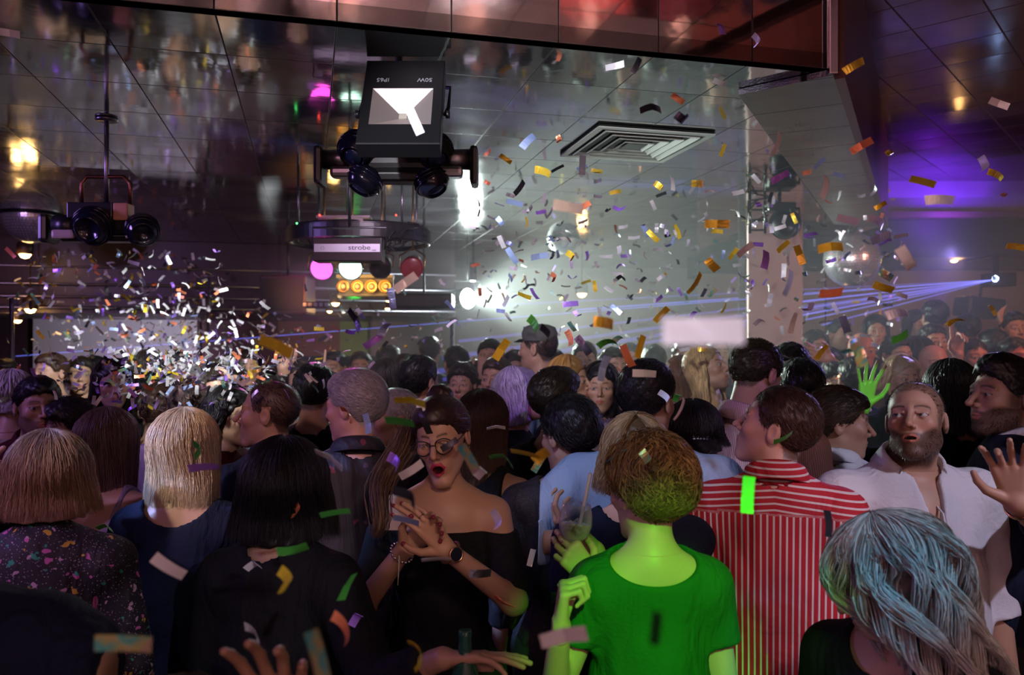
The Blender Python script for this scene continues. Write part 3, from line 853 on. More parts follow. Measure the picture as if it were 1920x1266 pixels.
# laser projector; glowing see-through tubes stand in for its beams in haze
c = px(1876, 524, 6.2)
E = empty('laser_projector', c, 0, 'black laser projector on the right wall throwing blue beams to the left', 'projector')
mb = MB(); mb.box((.02, .06, 0), (.19, .16, .105), bev=.008); mb.build('housing', m_black, E)
mb = MB(); mb.box((.02, .10, .12), (.05, .02, .16)); mb.box((.02, .3, .20), (.05, .42, .02)); mb.build('wall_bracket', m_black, E)
mb = MB(); mb.lathe([(0, -.012), (.020, -.008), (.022, .01)], 14, (-.055, -.02, .002), (math.pi / 2 - .3, 0, -.4), caps=False); mb.build('lens', emat('laser_lens', (.35, .55, 1), 60), E)
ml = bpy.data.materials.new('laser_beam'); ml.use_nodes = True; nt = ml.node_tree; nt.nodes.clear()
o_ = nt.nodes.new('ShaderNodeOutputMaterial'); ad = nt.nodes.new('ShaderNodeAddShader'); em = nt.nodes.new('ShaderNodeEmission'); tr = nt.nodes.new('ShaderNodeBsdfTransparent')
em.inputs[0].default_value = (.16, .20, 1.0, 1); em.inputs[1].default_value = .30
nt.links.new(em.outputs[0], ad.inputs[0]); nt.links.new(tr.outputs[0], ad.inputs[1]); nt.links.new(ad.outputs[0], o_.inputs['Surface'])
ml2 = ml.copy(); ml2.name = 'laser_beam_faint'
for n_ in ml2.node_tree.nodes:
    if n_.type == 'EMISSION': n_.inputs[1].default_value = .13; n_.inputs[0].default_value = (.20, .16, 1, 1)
src = px(1862, 525, 6.15)
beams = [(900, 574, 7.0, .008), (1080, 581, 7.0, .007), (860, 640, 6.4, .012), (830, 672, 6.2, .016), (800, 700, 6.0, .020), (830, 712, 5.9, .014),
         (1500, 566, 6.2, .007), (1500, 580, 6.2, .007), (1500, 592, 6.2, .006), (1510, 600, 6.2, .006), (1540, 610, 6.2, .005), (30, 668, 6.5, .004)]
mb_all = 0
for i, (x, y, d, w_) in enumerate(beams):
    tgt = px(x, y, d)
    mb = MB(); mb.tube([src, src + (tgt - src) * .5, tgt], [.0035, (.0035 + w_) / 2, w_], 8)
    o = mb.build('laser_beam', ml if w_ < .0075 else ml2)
    tag(o, ['upper', 'second', 'third', 'broad fourth', 'broad fifth', 'lowest long'][i] + ' violet laser beam fanning left across the hall' if i < 6 else
        (['highest', 'second', 'third', 'fourth', 'lowest'][i - 6] + ' short blue laser beam ending at the pink column' if i < 11 else 'faint laser beam running on to the far left wall'), 'laser beam', 'laser beams fanning out of the projector')

# air outlet in the ceiling
vc = (at_h(1063, 290, .87) + at_h(1330, 250, .87)) / 2
c = at_h(1188, 268, .87)
E = empty('air_outlet', (c[0], c[1], CEIL), ROOM_A, 'square white air outlet with concentric louvres set in the mirror ceiling', 'air outlet')
s_ = .30
mb = MB()
for i, (a, dz) in enumerate(((.250, 0), (.205, -.012), (.158, -.012), (.112, -.012), (.066, -.012))):
    w_ = .026 if i == 0 else .020; b_ = a - w_; z0 = -.016 + dz * .3
    out = [(-a, -a, z0), (a, -a, z0), (a, a, z0), (-a, a, z0)]; inn = [(-b_, -b_, z0 + (.012 if i else 0)), (b_, -b_, z0 + (.012 if i else 0)), (b_, b_, z0 + (.012 if i else 0)), (-b_, b_, z0 + (.012 if i else 0))]
    up2 = [(x, y, z + .006) for x, y, z in out]; ui = [(x, y, z + .006) for x, y, z in inn]
    V = out + inn + up2 + ui
    F = [(k, (k + 1) % 4, 4 + (k + 1) % 4, 4 + k) for k in range(4)] + [(8 + k, 12 + k, 12 + (k + 1) % 4, 8 + (k + 1) % 4) for k in range(4)] + [(k, 8 + k, 8 + (k + 1) % 4, (k + 1) % 4) for k in range(4)] + [(4 + k, 4 + (k + 1) % 4, 12 + (k + 1) % 4, 12 + k) for k in range(4)]
    mb = MB(); mb.add(V, F); mb.build('louvre' if i else 'frame', mat('vent_white', (.62, .66, .60), .45), E)
mb = MB(); mb.box((0, 0, -.004), (.50, .50, .004)); mb.build('backing', mat('vent_dark', (.01, .012, .01), .8), E)
mb = MB(); mb.box((0, 0, -.015), (.09, .09, .004)); mb.build('centre_plate', mat('vent_dark2', (.06, .07, .06), .6), E)

# fixture on the pink column, with its frame and cables
c = px(1472, 420, 4.6)
E = empty('moving_head_light', c, 0, 'dark moving light hung in front of the pink column with looping cables', 'lamp')
mb = MB(); lobe(mb, (0, 0, 0), (.085, .085, .10), (1.9, .2, 0)); mb.build('lamp_head', m_black, E)
mb = MB(); mb.box((-.02, .04, .10), (.16, .12, .05), bev=.01); mb.tube([(-.10, .02, 0), (-.11, .03, .09), (.09, .03, .09), (.09, .02, 0)], .012, 8); mb.tube([(-.02, .04, .1), (-.02, .04, CEIL - c[2] - .002)], .012, 8); mb.build('yoke', m_black, E)
for k in range(3):
    pts = [(-.10 + .01 * k, .05, .06), (-.17 - .02 * k, .04, .0), (-.20, .04, .08 + .03 * k), (-.14, .05, .15), (-.08, .05, CEIL - c[2] - .005)]
    mb = MB(); mb.tube(pts, .005, 6); mb.build('cable', m_black, E)
c = px(1420, 400, 4.75)
E = empty('cable_frame', c, 0, 'narrow black ladder frame hanging beside the pink column', 'frame')
mb = MB()
for sx in (-.045, .045): mb.tube([(sx, 0, -.12), (sx, 0, CEIL - c[2] - .002)], .009, 6)
for z in (-.1, -.04, .02): mb.tube([(-.045, 0, z), (.045, 0, z)], .007, 6)
mb.build('rails', m_black, E)
# loudspeakers
for (x, y, d, sz, lb) in ((1835, 577, 6.6, (.30, .25, .16), 'black loudspeaker tilted under the blue laser beams on the right wall'), (795, 566, 6.3, (.46, .3, .12), 'black box hanging between the red lamp and the searchlight'),
                         (540, 555, 6.2, (.36, .3, .30), 'dark round-backed loudspeaker hanging left of the green lit wall'), (887, 510, 7.0, (.055, .1, .17), 'small dark bracket box above the white searchlight'),
                         (595, 572, 6.0, (.20, .1, .05), 'small mixer panel of pale keys below the hanging loudspeaker')):
    c = px(x, y, d); E = empty('loudspeaker' if 'loud' in lb else 'equipment_box', c, 0, lb, 'loudspeaker' if 'loud' in lb else 'box')
    if x == 1835: E.rotation_euler = (0, .12, 0)
    mb = MB(); mb.box((0, 0, 0), sz, bev=.02); mb.build('cabinet', m_black if x != 540 else mat('wine_box', (.05, .015, .02), .5), E)
    if x in (1835, 540):
        mb = MB(); mb.box((0, -sz[1] / 2 - .004, 0), (sz[0] * .88, .008, sz[2] * .82), bev=.004); mb.build('grille', mat('grille', (.02, .02, .022), .7, bump=.6, bscale=300), E)
    if x == 595:
        for k in range(5):
            mb = MB(); mb.box((-.08 + k * .04, -.055, 0), (.026, .012, .030), bev=.003); mb.build('key', mat('pale_key', (.30, .28, .36), .5), E)
    if x != 595:
        mb = MB(); mb.tube([(0, 0, sz[2] / 2), (0, 0, CEIL - c[2] - .003 if x < 1500 else .22)], .01, 6); mb.build('hanger', m_black, E)
# thin posts
for (x, d, y0, lb) in ((22, 5.6, 560, 'thin violet post at the far left'), (389, 6.0, 520, 'thin post behind the confetti shower, left'), (848, 6.3, 600, 'thin glowing post below the white searchlight')):
    a = px(x, y0, d); mb = MB(); mb.tube([(a[0], a[1], 0), (a[0], a[1], a[2])], .016, 8); mb.lathe([(.05, a[2]), (.05, a[2] + .012)], 14, (a[0], a[1], 0))
    tag(mb.build('post', mat('post_violet', (.45, .38, .55), .3, metal=1)), lb, 'post')

# ------------------------------------------------------------------ people
def Rmat(yaw=0, pitch=0, roll=0):
    """local head rotation, degrees: yaw about z, pitch up, roll to the left shoulder"""
    return np.array(Matrix.Rotation(D2R(yaw), 3, 'Z') @ Matrix.Rotation(D2R(-pitch), 3, 'X') @ Matrix.Rotation(D2R(roll), 3, 'Y'))


def head_field(Q, p):
    """head about the origin, facing -Y"""
    fem = p.get('sex', 'm') == 'f'
    jw = p.get('jaw', 0.9 if fem else 1.0)
    op = p.get('open', 0.0); sm = p.get('smile', 0.0)
    X = Q.copy(); X[:, 0] = np.abs(X[:, 0])
    d = ell(X, (0, .015, .032), (.075, .096, .086))
    d = smin(d, ell(X, (0, -.022, -.035), (.060 * jw + .002, .069, .080)), .03)
    jz = -.100 - .016 * op
    d = smin(d, cone(X, (.046 * jw, .004, -.058), (.014, -.064, jz), .020, .018), .024)
    d = smin(d, sph(X, (0, -.072, jz), .018 if fem else .021), .016)
    d = smin(d, sph(X, (.041, -.060, -.018 + .003 * sm), .020 + .003 * sm), .022)
    if not fem: d = smin(d, cone(X, (0, -.083, .026), (.042, -.070, .022), .0115, .010), .014)
    d = smax(d, -sph(X, (.032, -.106, .004), .0195), .016)
    d = smin(d, sph(X, (.0315, -.0745, .003), .0135), .004)                          # lids over the eyeball
    d = smin(d, cone(X, (.018, -.0875, .011), (.046, -.076, .009), .0035, .0028), .005)  # upper lid fold
    nl = p.get('nose', 1.0)
    d = smin(d, cone(X, (0, -.086, .014), (0, -.094 - .019 * nl, -.026), .0065, .0100), .011)
    d = smin(d, sph(X, (.0105, -.098, -.031), .0082), .006)
    d = smax(d, -sph(X, (.0062, -.106, -.0385), .0034), .003)
    d = smin(d, ell(X, (0, -.068, -.064), (.032, .028, .028)), .016)
    ml = .0235 + .004 * sm - .006 * op
    uz = -.0575 + .001 * op; lz = -.0690 - .018 * op
    cz = -.0625 + .004 * sm - .006 * op
    t = p.get('lips', 1.15 if fem else .85)
    d = smin(d, cone(X, (0, -.0960, uz), (ml, -.086, cz), .0052 * t, .002), .003)
    d = smin(d, cone(X, (0, -.0945, lz), (ml - .002, -.086, cz), .0062 * t, .002), .003)
    if op > 0: d = smax(d, -ell(X, (0, -.098, (uz + lz) / 2), (.0155, .034, .0035 + .0085 * op)), .003)
    else: d = smax(d, -cone(X, (0, -.1035, -.0632), (ml, -.0895, cz), .0016, .0010), .0015)
    if p.get('noear'): return d
    e = ell(X, (.0775, .016, -.004), (.0085, .0185, .031))
    e = smax(e, -ell(X, (.0885, .012, .000), (.0085, .0105, .019)), .004)
    d = smin(d, e, .005)
    return d


def hairline(y, rec=0.0):
    return np.interp(y, [-.11, -.075, -.052, -.034, -.004, .004, .03, .055, .11],
                     [.068 + rec, .060 + rec, .042 + rec, .012, .004, -.004, -.018, -.070, -.080]).astype(f4)


def lerp(a, b, t): return a + (b - a) * t


def head_colors(Q, p):
    skin = np.array(p['skin']); n = len(Q)
    C = np.tile(skin, (n, 1))
    ax = np.abs(Q[:, 0]); y = Q[:, 1]; z = Q[:, 2]
    op = p.get('open', 0); sm = p.get('smile', 0); fem = p.get('sex', 'm') == 'f'

    def mix(mask, col):
        m = np.clip(mask, 0, 1)[:, None]
        C[:] = C * (1 - m) + np.array(col) * m
    front = y < -.045
    mix(.35 * np.exp(-(((ax - .042) / .02) ** 2 + ((z + .025) / .018) ** 2)) * front, skin * np.array([1.1, .72, .68]))
    mix(.3 * np.exp(-((ax / .012) ** 2 + ((z + .028) / .014) ** 2)) * front, skin * np.array([1.1, .75, .7]))
    if p.get('beard'):
        b = p['beard']
        zz = np.clip((-.030 - z + .10 * np.maximum(0, -y - .06) * 0) / .012, 0, 1)
        jawl = np.clip((.055 - y - .03) / .02, 0, 1) * np.clip((z + .150) / .02, 0, 1)
        cheek = np.where(ax < .030, np.clip((-.046 - z) / .006, 0, 1), np.clip((-.030 - (.066 - ax) * .55 - z + .008) / .01, 0, 1))
        side = np.clip((y + .050) / .022, 0, 1) * np.clip((.006 - y) / .01, 0, 1) * np.clip((z + .07) / .02, 0, 1) * np.clip((.035 - z) / .03, 0, 1) * np.clip((ax - .054) / .012, 0, 1)
        m = cheek * jawl * (y < .02)
        m = np.maximum(m, side * .9)
        m *= 1 - np.exp(-((ax / .022) ** 2 + ((z + .064 + .009 * op) / .009) ** 2) * 1.4)
        mix(m * b[0] * (.8 + .2 * wob(Q, 900.)), b[1:])
    uz = -.0575 + .001 * op; lz = -.0690 - .018 * op; cz = -.0625 + .004 * sm - .006 * op
    lipc = p.get('lipcol', (skin * np.array([.95, .55, .55])))
    mz = np.interp(ax, [0, .022], [(uz + lz) / 2, cz])
    th = np.interp(ax, [0, .014, .023 + .004 * sm], [(uz - lz) / 2 + .0060, (uz - lz) / 2 + .0048, .0008])
    mix(np.clip((th - np.abs(z - mz)) / .0015, 0, 1) * (y < -.078) * (ax < .025 + .004 * sm), lipc)
    if op > 0:
        mix(1.0 * (((ax / .017) ** 2 + ((z - (uz + lz) / 2) / (.0035 + .0085 * op)) ** 2) < .95) * (y > -.0915) * (y < -.04), (.06, .01, .012))
        mix(1.0 * ((ax < .012) & (z > uz - .0105) & (z < uz - .003) & (y < -.080) & (y > -.0915)), (.7, .66, .6))
    elif sm > .8:
        mix(1.0 * ((np.abs(z - mz) < np.interp(ax, [0, .02], [.0036, .0])) & (y < -.07)), (.75, .72, .68))
    else:
        mix(.8 * np.exp(-((z - mz) / .0014) ** 2) * (y < -.07) * (ax < .022), skin * .25)
    # eyes
    eo = p.get('eye', .84)
    ex = (ax - .0315) / .0135; ez = (z - .0025 - .0015 * ex) / (.0058 * eo + 1e-4)
    r2 = ex ** 2 + ez ** 2
    fr = y < -.068
    brow = np.exp(-(((z - .0235 - .006 * (1 - ((ax - .03) / .022) ** 2) + p.get('browdrop', 0)) / .0036) ** 2)) * (ax > .012) * (ax < .052)
    mix(brow * fr * .9, p.get('browcol', (.035, .022, .015)))
    mix(.35 * np.exp(-((ex / 1.5) ** 2 + (ez / 2.6) ** 2)) * fr, skin * .45 if not p.get('shadow') else p['shadow'])
    mix(1.0 * ((r2 < 1.35) & (r2 > .8)) * fr * (ez > -.2), (.02, .012, .01))
    gx = p.get('gaze', (0, 0))
    if eo > .3:
        mix(1.0 * (r2 <= .95) * fr, (.42, .38, .36))
        sx = np.sign(Q[:, 0])
        ir = ((Q[:, 0] - sx * .0315 - gx[0] * .006) / .0058) ** 2 + ((z - .0025 - gx[1] * .004) / .0058) ** 2
        mix(1.0 * (ir < 1) * (r2 <= .95) * fr, p.get('iris', (.05, .03, .02)))
        mix(1.0 * (ir < .2) * (r2 <= .95) * fr, (.004, .004, .004))
    # scalp
    h = p.get('hair', {})
    if h.get('kind', 'short') != 'bald':
        rec = h.get('rec', 0)
        m = np.clip((z - hairline(y, rec) + .004 * wob(Q, 260., 2)) / .012, 0, 1) * (ax < .0735 + (z > .03) * 1)
        hc = np.array(h.get('col', (.03, .02, .015)))
        mix(m * h.get('scalp', .92), hc * .9 + skin * .1)
    return C


def hand_pieces(W, h, n, side, sc=1.0, curl=(.35, .4, .45, .5), thumb=.4, spread=.12):
    """cones (a, b, ra, rb) of a hand. W wrist, h pointing dir, n palm normal; side +1 thumb at h x n side"""
    h = nrm(h); n = nrm(n - h * np.dot(n, h)); t = np.cross(h, n) * side     # t towards the thumb
    palm = []; fingers = []
    offs = [.030, .010, -.010, -.029]
    seg = [(.045, .026, .021), (.049, .030, .023), (.046, .028, .022), (.036, .021, .019)]
    kn = [.092, .095, .090, .082]
    for i in range(4):
        K = W + h * kn[i] * sc + t * offs[i] * .95 * sc
        palm.append((W + t * offs[i] * .55 * sc + h * .012 * sc, K, .0145 * sc, .0112 * sc))
        c = curl[i] if hasattr(curl, '__len__') else curl
        d = nrm(h + t * (spread * (1.5 - i)))
        a = K; ang = 0; f = []
        for j, ln in enumerate(seg[i]):
            ang += c * (0.9, 1.2, 0.8)[j]
            dd = d * math.cos(ang) + n * math.sin(ang)
            b = a + dd * ln * sc
            r = (.0096, .0085, .0076, .0066)
            k = .92 if i < 3 else .82
            f.append((a, b, r[j] * k * sc, r[j + 1] * k * sc)); a = b
        fingers.append(f)
    tb = W + h * .022 * sc + t * .026 * sc + n * .008 * sc
    td = nrm(h * .62 + t * .72 + n * .25 * (1 + thumb))
    t1 = tb + td * .042 * sc
    td2 = nrm(h * (.85 - .25 * thumb) + t * (.45 - .5 * thumb) + n * (.15 + .9 * thumb))
    t2 = t1 + td2 * .032 * sc
    td3 = nrm(h * (.95 - .3 * thumb) + t * (.2 - .5 * thumb) + n * (.1 + .9 * thumb))
    t3 = t2 + td3 * .024 * sc
    fingers.append([(tb, t1, .0150 * sc, .0110 * sc), (t1, t2, .0105 * sc, .0092 * sc), (t2, t3, .0092 * sc, .0072 * sc)])
    return palm, fingers


def hand_field(P, palm, fingers):
    d = None
    for a, b, ra, rb in palm:
        e = cone(P, a, b, ra, rb); d = e if d is None else smin(d, e, .012)
    for f in fingers:
        e = None
        for a, b, ra, rb in f:
            c = cone(P, a, b, ra, rb); e = c if e is None else smin(e, c, .003)
        d = smin(d, e, .005)
    return d


def tubes(paths, rad, m=3, ref=None):
    """many tapered tubes at once: paths (n,k,3), rad (n,k) -> V, quads"""
    n, k, _ = paths.shape
    T = np.gradient(paths, axis=1); T /= np.linalg.norm(T, axis=2, keepdims=True) + 1e-9
    R = paths - np.array([0, .01, 0]) if ref is None else np.broadcast_to(ref, paths.shape)
    A = np.cross(T, R); A /= np.linalg.norm(A, axis=2, keepdims=True) + 1e-9
    B = np.cross(A, T)
    V = np.empty((n, k, m, 3))
    for j in range(m):
        w = 2 * math.pi * j / m
        V[:, :, j] = paths + (A * math.cos(w) * 1.3 + B * math.sin(w) * .75) * rad[:, :, None]
    base = (np.arange(n) * k * m)[:, None, None]; i = np.arange(k - 1)[None, :, None] * m; j = np.arange(m)[None, None, :]
    j2 = (j + 1) % m
    q = np.stack(np.broadcast_arrays(base + i + j, base + i + j2, base + i + m + j2, base + i + m + j), -1).reshape(-1, 4)
    return V.reshape(-1, 3), q


EC, ER = np.array([0, .015, .032]), np.array([.075, .096, .086])


def hair_mesh(p, rng, vox, q):
    """hair in head coordinates: V, Q, colours"""
    h = p['hair']; kind = h['kind']
    col = np.array(h['col']); col2 = np.array(h.get('col2', col * 1.5)); tip = np.array(h.get('tip', col2))
    rec = h.get('rec', 0.0); t = h.get('t', .010)
    parts = []; cols = []

    pe = dict(p, noear=True, open=0)

    def cap(P, t=t, low=None):
        hl = (hairline(P[:, 1], rec) if low is None else low(P)) + .0035 * wob(P, 130, p['seed'])
        tt = t * np.clip((P[:, 2] - hl) / .05, 0.0, 1) ** .6
        d = head_field(P, pe) - tt - .0010
        top = h.get('top', 0)
        if top: d = smin(d, ell(P, (0, -.02, .075), (.055, .075, .035 + top)), .03)
        d = smax(d, (hl - P[:, 2]) * .8, .008)
        return d + (wob(P, 60, p['seed']) * .0025 + wob(P, 160, p['seed'] + 1) * .0012) * h.get('rough', 2.4 if q < .9 else 1.4)
    if kind in ('short', 'crop', 'wavy'):
        if kind == 'crop': t = h['t'] = min(t, .0015)
        if kind != 'crop' or q < 1:
            V, Q = surface(cap, (-.13, -.14, -.11), (.13, .16, .19), vox)
            parts.append((V, Q)); cols.append(np.tile(col, (len(V), 1)) * (1 + .25 * wob(V, 120, 2))[:, None])
        n = h.get('n', int(900 * q)); Ls = h.get('len', .03); k = 5
        a = rng.uniform(-math.pi, math.pi, n); zc = rng.uniform(-.9, 1, n)
        u = np.stack([np.sqrt(1 - zc ** 2) * np.cos(a), np.sqrt(1 - zc ** 2) * np.sin(a), zc], 1)
        P0 = EC + u * (ER + t)
        keep = P0[:, 2] > hairline(P0[:, 1], rec) + .003
        P0 = P0[keep]; n = len(P0)
        if n:
            ph = rng.uniform(0, 6.28, n)
            flow = np.array(h.get('flow', (0, .8, -.6)))
            D = np.tile(flow, (n, 1)) + np.stack([P0[:, 0] * 6, P0[:, 1] * 4, -np.abs(P0[:, 0]) * 6], 1) + rng.normal(0, h.get('mess', .25), (n, 3))
            if kind == 'wavy':
                D = D + np.stack([wob(P0, 34, 1), wob(P0, 30, 5), wob(P0, 38, 9)], 1) * .9; ph = wob(P0, 26, 3) * 3 + rng.normal(0, .3, n)
            path = np.empty((n, k, 3)); path[:, 0] = P0; cur = P0.copy()
            amp = h.get('curl', 0)
            for i in range(1, k):
                N = (cur - EC) / (ER + t) ** 2; N /= np.linalg.norm(N, axis=1, keepdims=True)
                D2 = D - N * (D * N).sum(1, keepdims=True); D2 /= np.linalg.norm(D2, axis=1, keepdims=True) + 1e-9
                S = np.cross(N, D2)
                cur = cur + (D2 + S * (amp * np.sin(ph + i * 1.6))[:, None]) * (Ls / (k - 1))
                qq = (cur - EC) / (ER + t); r = np.linalg.norm(qq, axis=1, keepdims=True)
                tk = t * np.clip((cur[:, 2] - hairline(cur[:, 1], rec)) / .05, 0.05, 1)[:, None] ** .6
                cur = EC + qq / r * (ER + tk) * 1.0 + N * (h.get('lift', .002) * i / k + .001 * i)
                path[:, i] = cur
            rad = np.interp(np.linspace(0, 1, k), [0, .5, 1], [.7, 1, .15])[None] * rng.uniform(.6, 1.2, (n, 1)) * h.get('w', .0016)
            V, Q = tubes(path, rad)
            parts.append((V, Q))
            mixv = rng.uniform(0, 1, n)[:, None] ** 1.5
            c = col * (1 - mixv) + col2 * mixv
            cols.append(np.repeat(c, k * 3, axis=0))
    else:                                                             # long hair falling around the head
        L = h.get('L', .25); am = h.get('side', 118); fl = h.get('flare', .02); back = h.get('backflat', 1.0)
        amp = h.get('curl', .004); frq = h.get('frq', 3.0); lean = np.array(h.get('lean', (0, 0, 0)))
        fac = h.get('face', .060)

        def mass(P):
            d = cap(P, t, lambda P: np.interp(P[:, 1], [-.12, -.08, -.05, .0, .02], [.072 + rec, .058 + rec, .03, -.03, -L - .1]).astype(f4))
            zz = np.clip(-(P[:, 2]) / L, 0, 1)
            Pl = P - zz[:, None] * lean.astype(f4)
            w = .068 + t + fl * zz; dp = .050 + t + .2 * fl * zz
            c = (np.sqrt((Pl[:, 0] / w) ** 2 + ((Pl[:, 1] - .035 - .012 * zz) / dp) ** 2) - 1) * .05
            c = smax(c, P[:, 2] - .03, .03); c = smax(c, -L + .015 - P[:, 2], .01)
            d = smin(d, c, .03)
            d = smax(d, -ell(P, (0, -.085, -.05), (fac, .085, .115)), .012)
            return d + wob(P, 50, p['seed']) * .003
        V, Q = surface(mass, (-.20, -.16, -L - .06), (.20, .20, .16), vox * 1.2)
        zz = np.clip((.05 - V[:, 2]) / (L + .05), 0, 1)[:, None]
        parts.append((V, Q)); cols.append((col * (1 - zz) + tip * zz) * (.75 + .2 * wob(V * np.array([1, 1, .15]), 150, 2))[:, None])
        n = h.get('n', int(520 * q)); k = h.get('k', 14)
        a = np.radians(rng.uniform(-am, am, n))                       # 0 = back
        th0 = np.radians(rng.uniform(2, 60, n)); px_ = h.get('part', 0.0)
        off = rng.uniform(0.0, 1.0, n) ** .7 * h.get('vol', .012)
        ph = rng.uniform(0, 6.28, n); ph2 = rng.uniform(0, 6.28, n)
        if amp > .01:
            cl_ = np.round(a * 5); ph = cl_ * 2.4 + rng.normal(0, .35, n); ph2 = cl_ * 1.3 + rng.normal(0, .35, n)
        Lr = L * rng.uniform(h.get('lmin', .86), 1.08, n)
        s = np.linspace(0, 1, k)
        arc = .14; tot = arc + Lr
        path = np.empty((n, k, 3))
        for i in range(k):
            dist = s[i] * tot
            on = np.clip(dist / arc, 0, 1)
            th = th0 + (np.radians(93) - th0) * on
            fall = np.maximum(0, dist - arc)
            rr = ER[None] + t + off[:, None]
            x = rr[:, 0] * np.sin(th) * np.sin(a) + px_ * (1 - on); y = rr[:, 1] * np.sin(th) * np.cos(a); z = rr[:, 2] * np.cos(th)
            zf = fall / L
            x = x * (1 + (fl / .075) * zf) ; y = np.where(y > 0, y * (1 - (1 - .72 * back) * np.minimum(1, zf * 2)), y * (1 - .5 * zf)) + .01 * zf
            P = np.stack([x, y + EC[1], z + EC[2] - fall], 1) + lean * zf[:, None]
            wv = amp * np.minimum(1, dist / .1)
            P[:, 0] += wv * np.sin(frq * dist * 20 + ph) + rng.normal(0, .0015, n)
            P[:, 1] += wv * np.cos(frq * dist * 20 + ph2) * .8
            path[:, i] = P
        rad = np.interp(s, [0, .2, .8, 1], [.6, 1, .85, .15])[None] * rng.uniform(.5, 1.3, (n, 1)) * h.get('w', .0028)
        V, Q = tubes(path, rad, 4)
        parts.append((V, Q))
        mixv = (rng.uniform(0, 1, n)[:, None] ** 1.3)[:, None, :]
        base = col * (1 - mixv) + col2 * mixv
        ss = np.clip((s - .15) / .6, 0, 1)[None, :, None]
        c = base * (1 - ss) + (tip * (.55 + .6 * mixv)) * ss
        cols.append(np.repeat(c.reshape(-1, 3), 4, axis=0))
    if h.get('bun'):
        b = h['bun']
        V, Q = surface(lambda P: sph(P, b[:3], b[3]) + wob(P, 70, 3) * .004, np.array(b[:3]) - b[3] * 1.4, np.array(b[:3]) + b[3] * 1.4, vox * 1.3)
        parts.append((V, Q)); cols.append(np.tile(col, (len(V), 1)))
    V, Q = join(parts)
    return V, Q, np.concatenate(cols)


def stripe_mat(name, colA, colB, freq, wid, rough=.7, metal=0):
    if name in _mats: return _mats[name]
    m, nt, b = mat_new(name); setp(b, rough=rough, spec=.2)
    N, L = nt.nodes, nt.links
    a = N.new('ShaderNodeAttribute'); a.attribute_name = 'u'
    mu = N.new('ShaderNodeMath'); mu.operation = 'MULTIPLY'; mu.inputs[1].default_value = freq
    fr = N.new('ShaderNodeMath'); fr.operation = 'FRACT'
    lt = N.new('ShaderNodeMath'); lt.operation = 'LESS_THAN'; lt.inputs[1].default_value = wid
    mx = N.new('ShaderNodeMix'); mx.data_type = 'RGBA'
    mx.inputs['A'].default_value = (*colA, 1); mx.inputs['B'].default_value = (*colB, 1)
    L.new(a.outputs['Fac'], mu.inputs[0]); L.new(mu.outputs[0], fr.inputs[0]); L.new(fr.outputs[0], lt.inputs[0])
    L.new(lt.outputs[0], mx.inputs['Factor']); L.new(mx.outputs['Result'], b.inputs['Base Color'])
    _mats[name] = m
    return m


SKINS = {'fair': (.56, .34, .25), 'mid': (.47, .27, .18), 'tan': (.38, .20, .125), 'pink': (.60, .34, .27)}
HAIRS = {'black': (.006, .005, .005), 'dark': (.016, .010, .007), 'brown': (.045, .022, .012), 'auburn': (.09, .03, .014),
         'blond': (.30, .19, .09), 'grey': (.33, .32, .31), 'white': (.55, .53, .52), 'copper': (.22, .09, .03)}
NP = 0


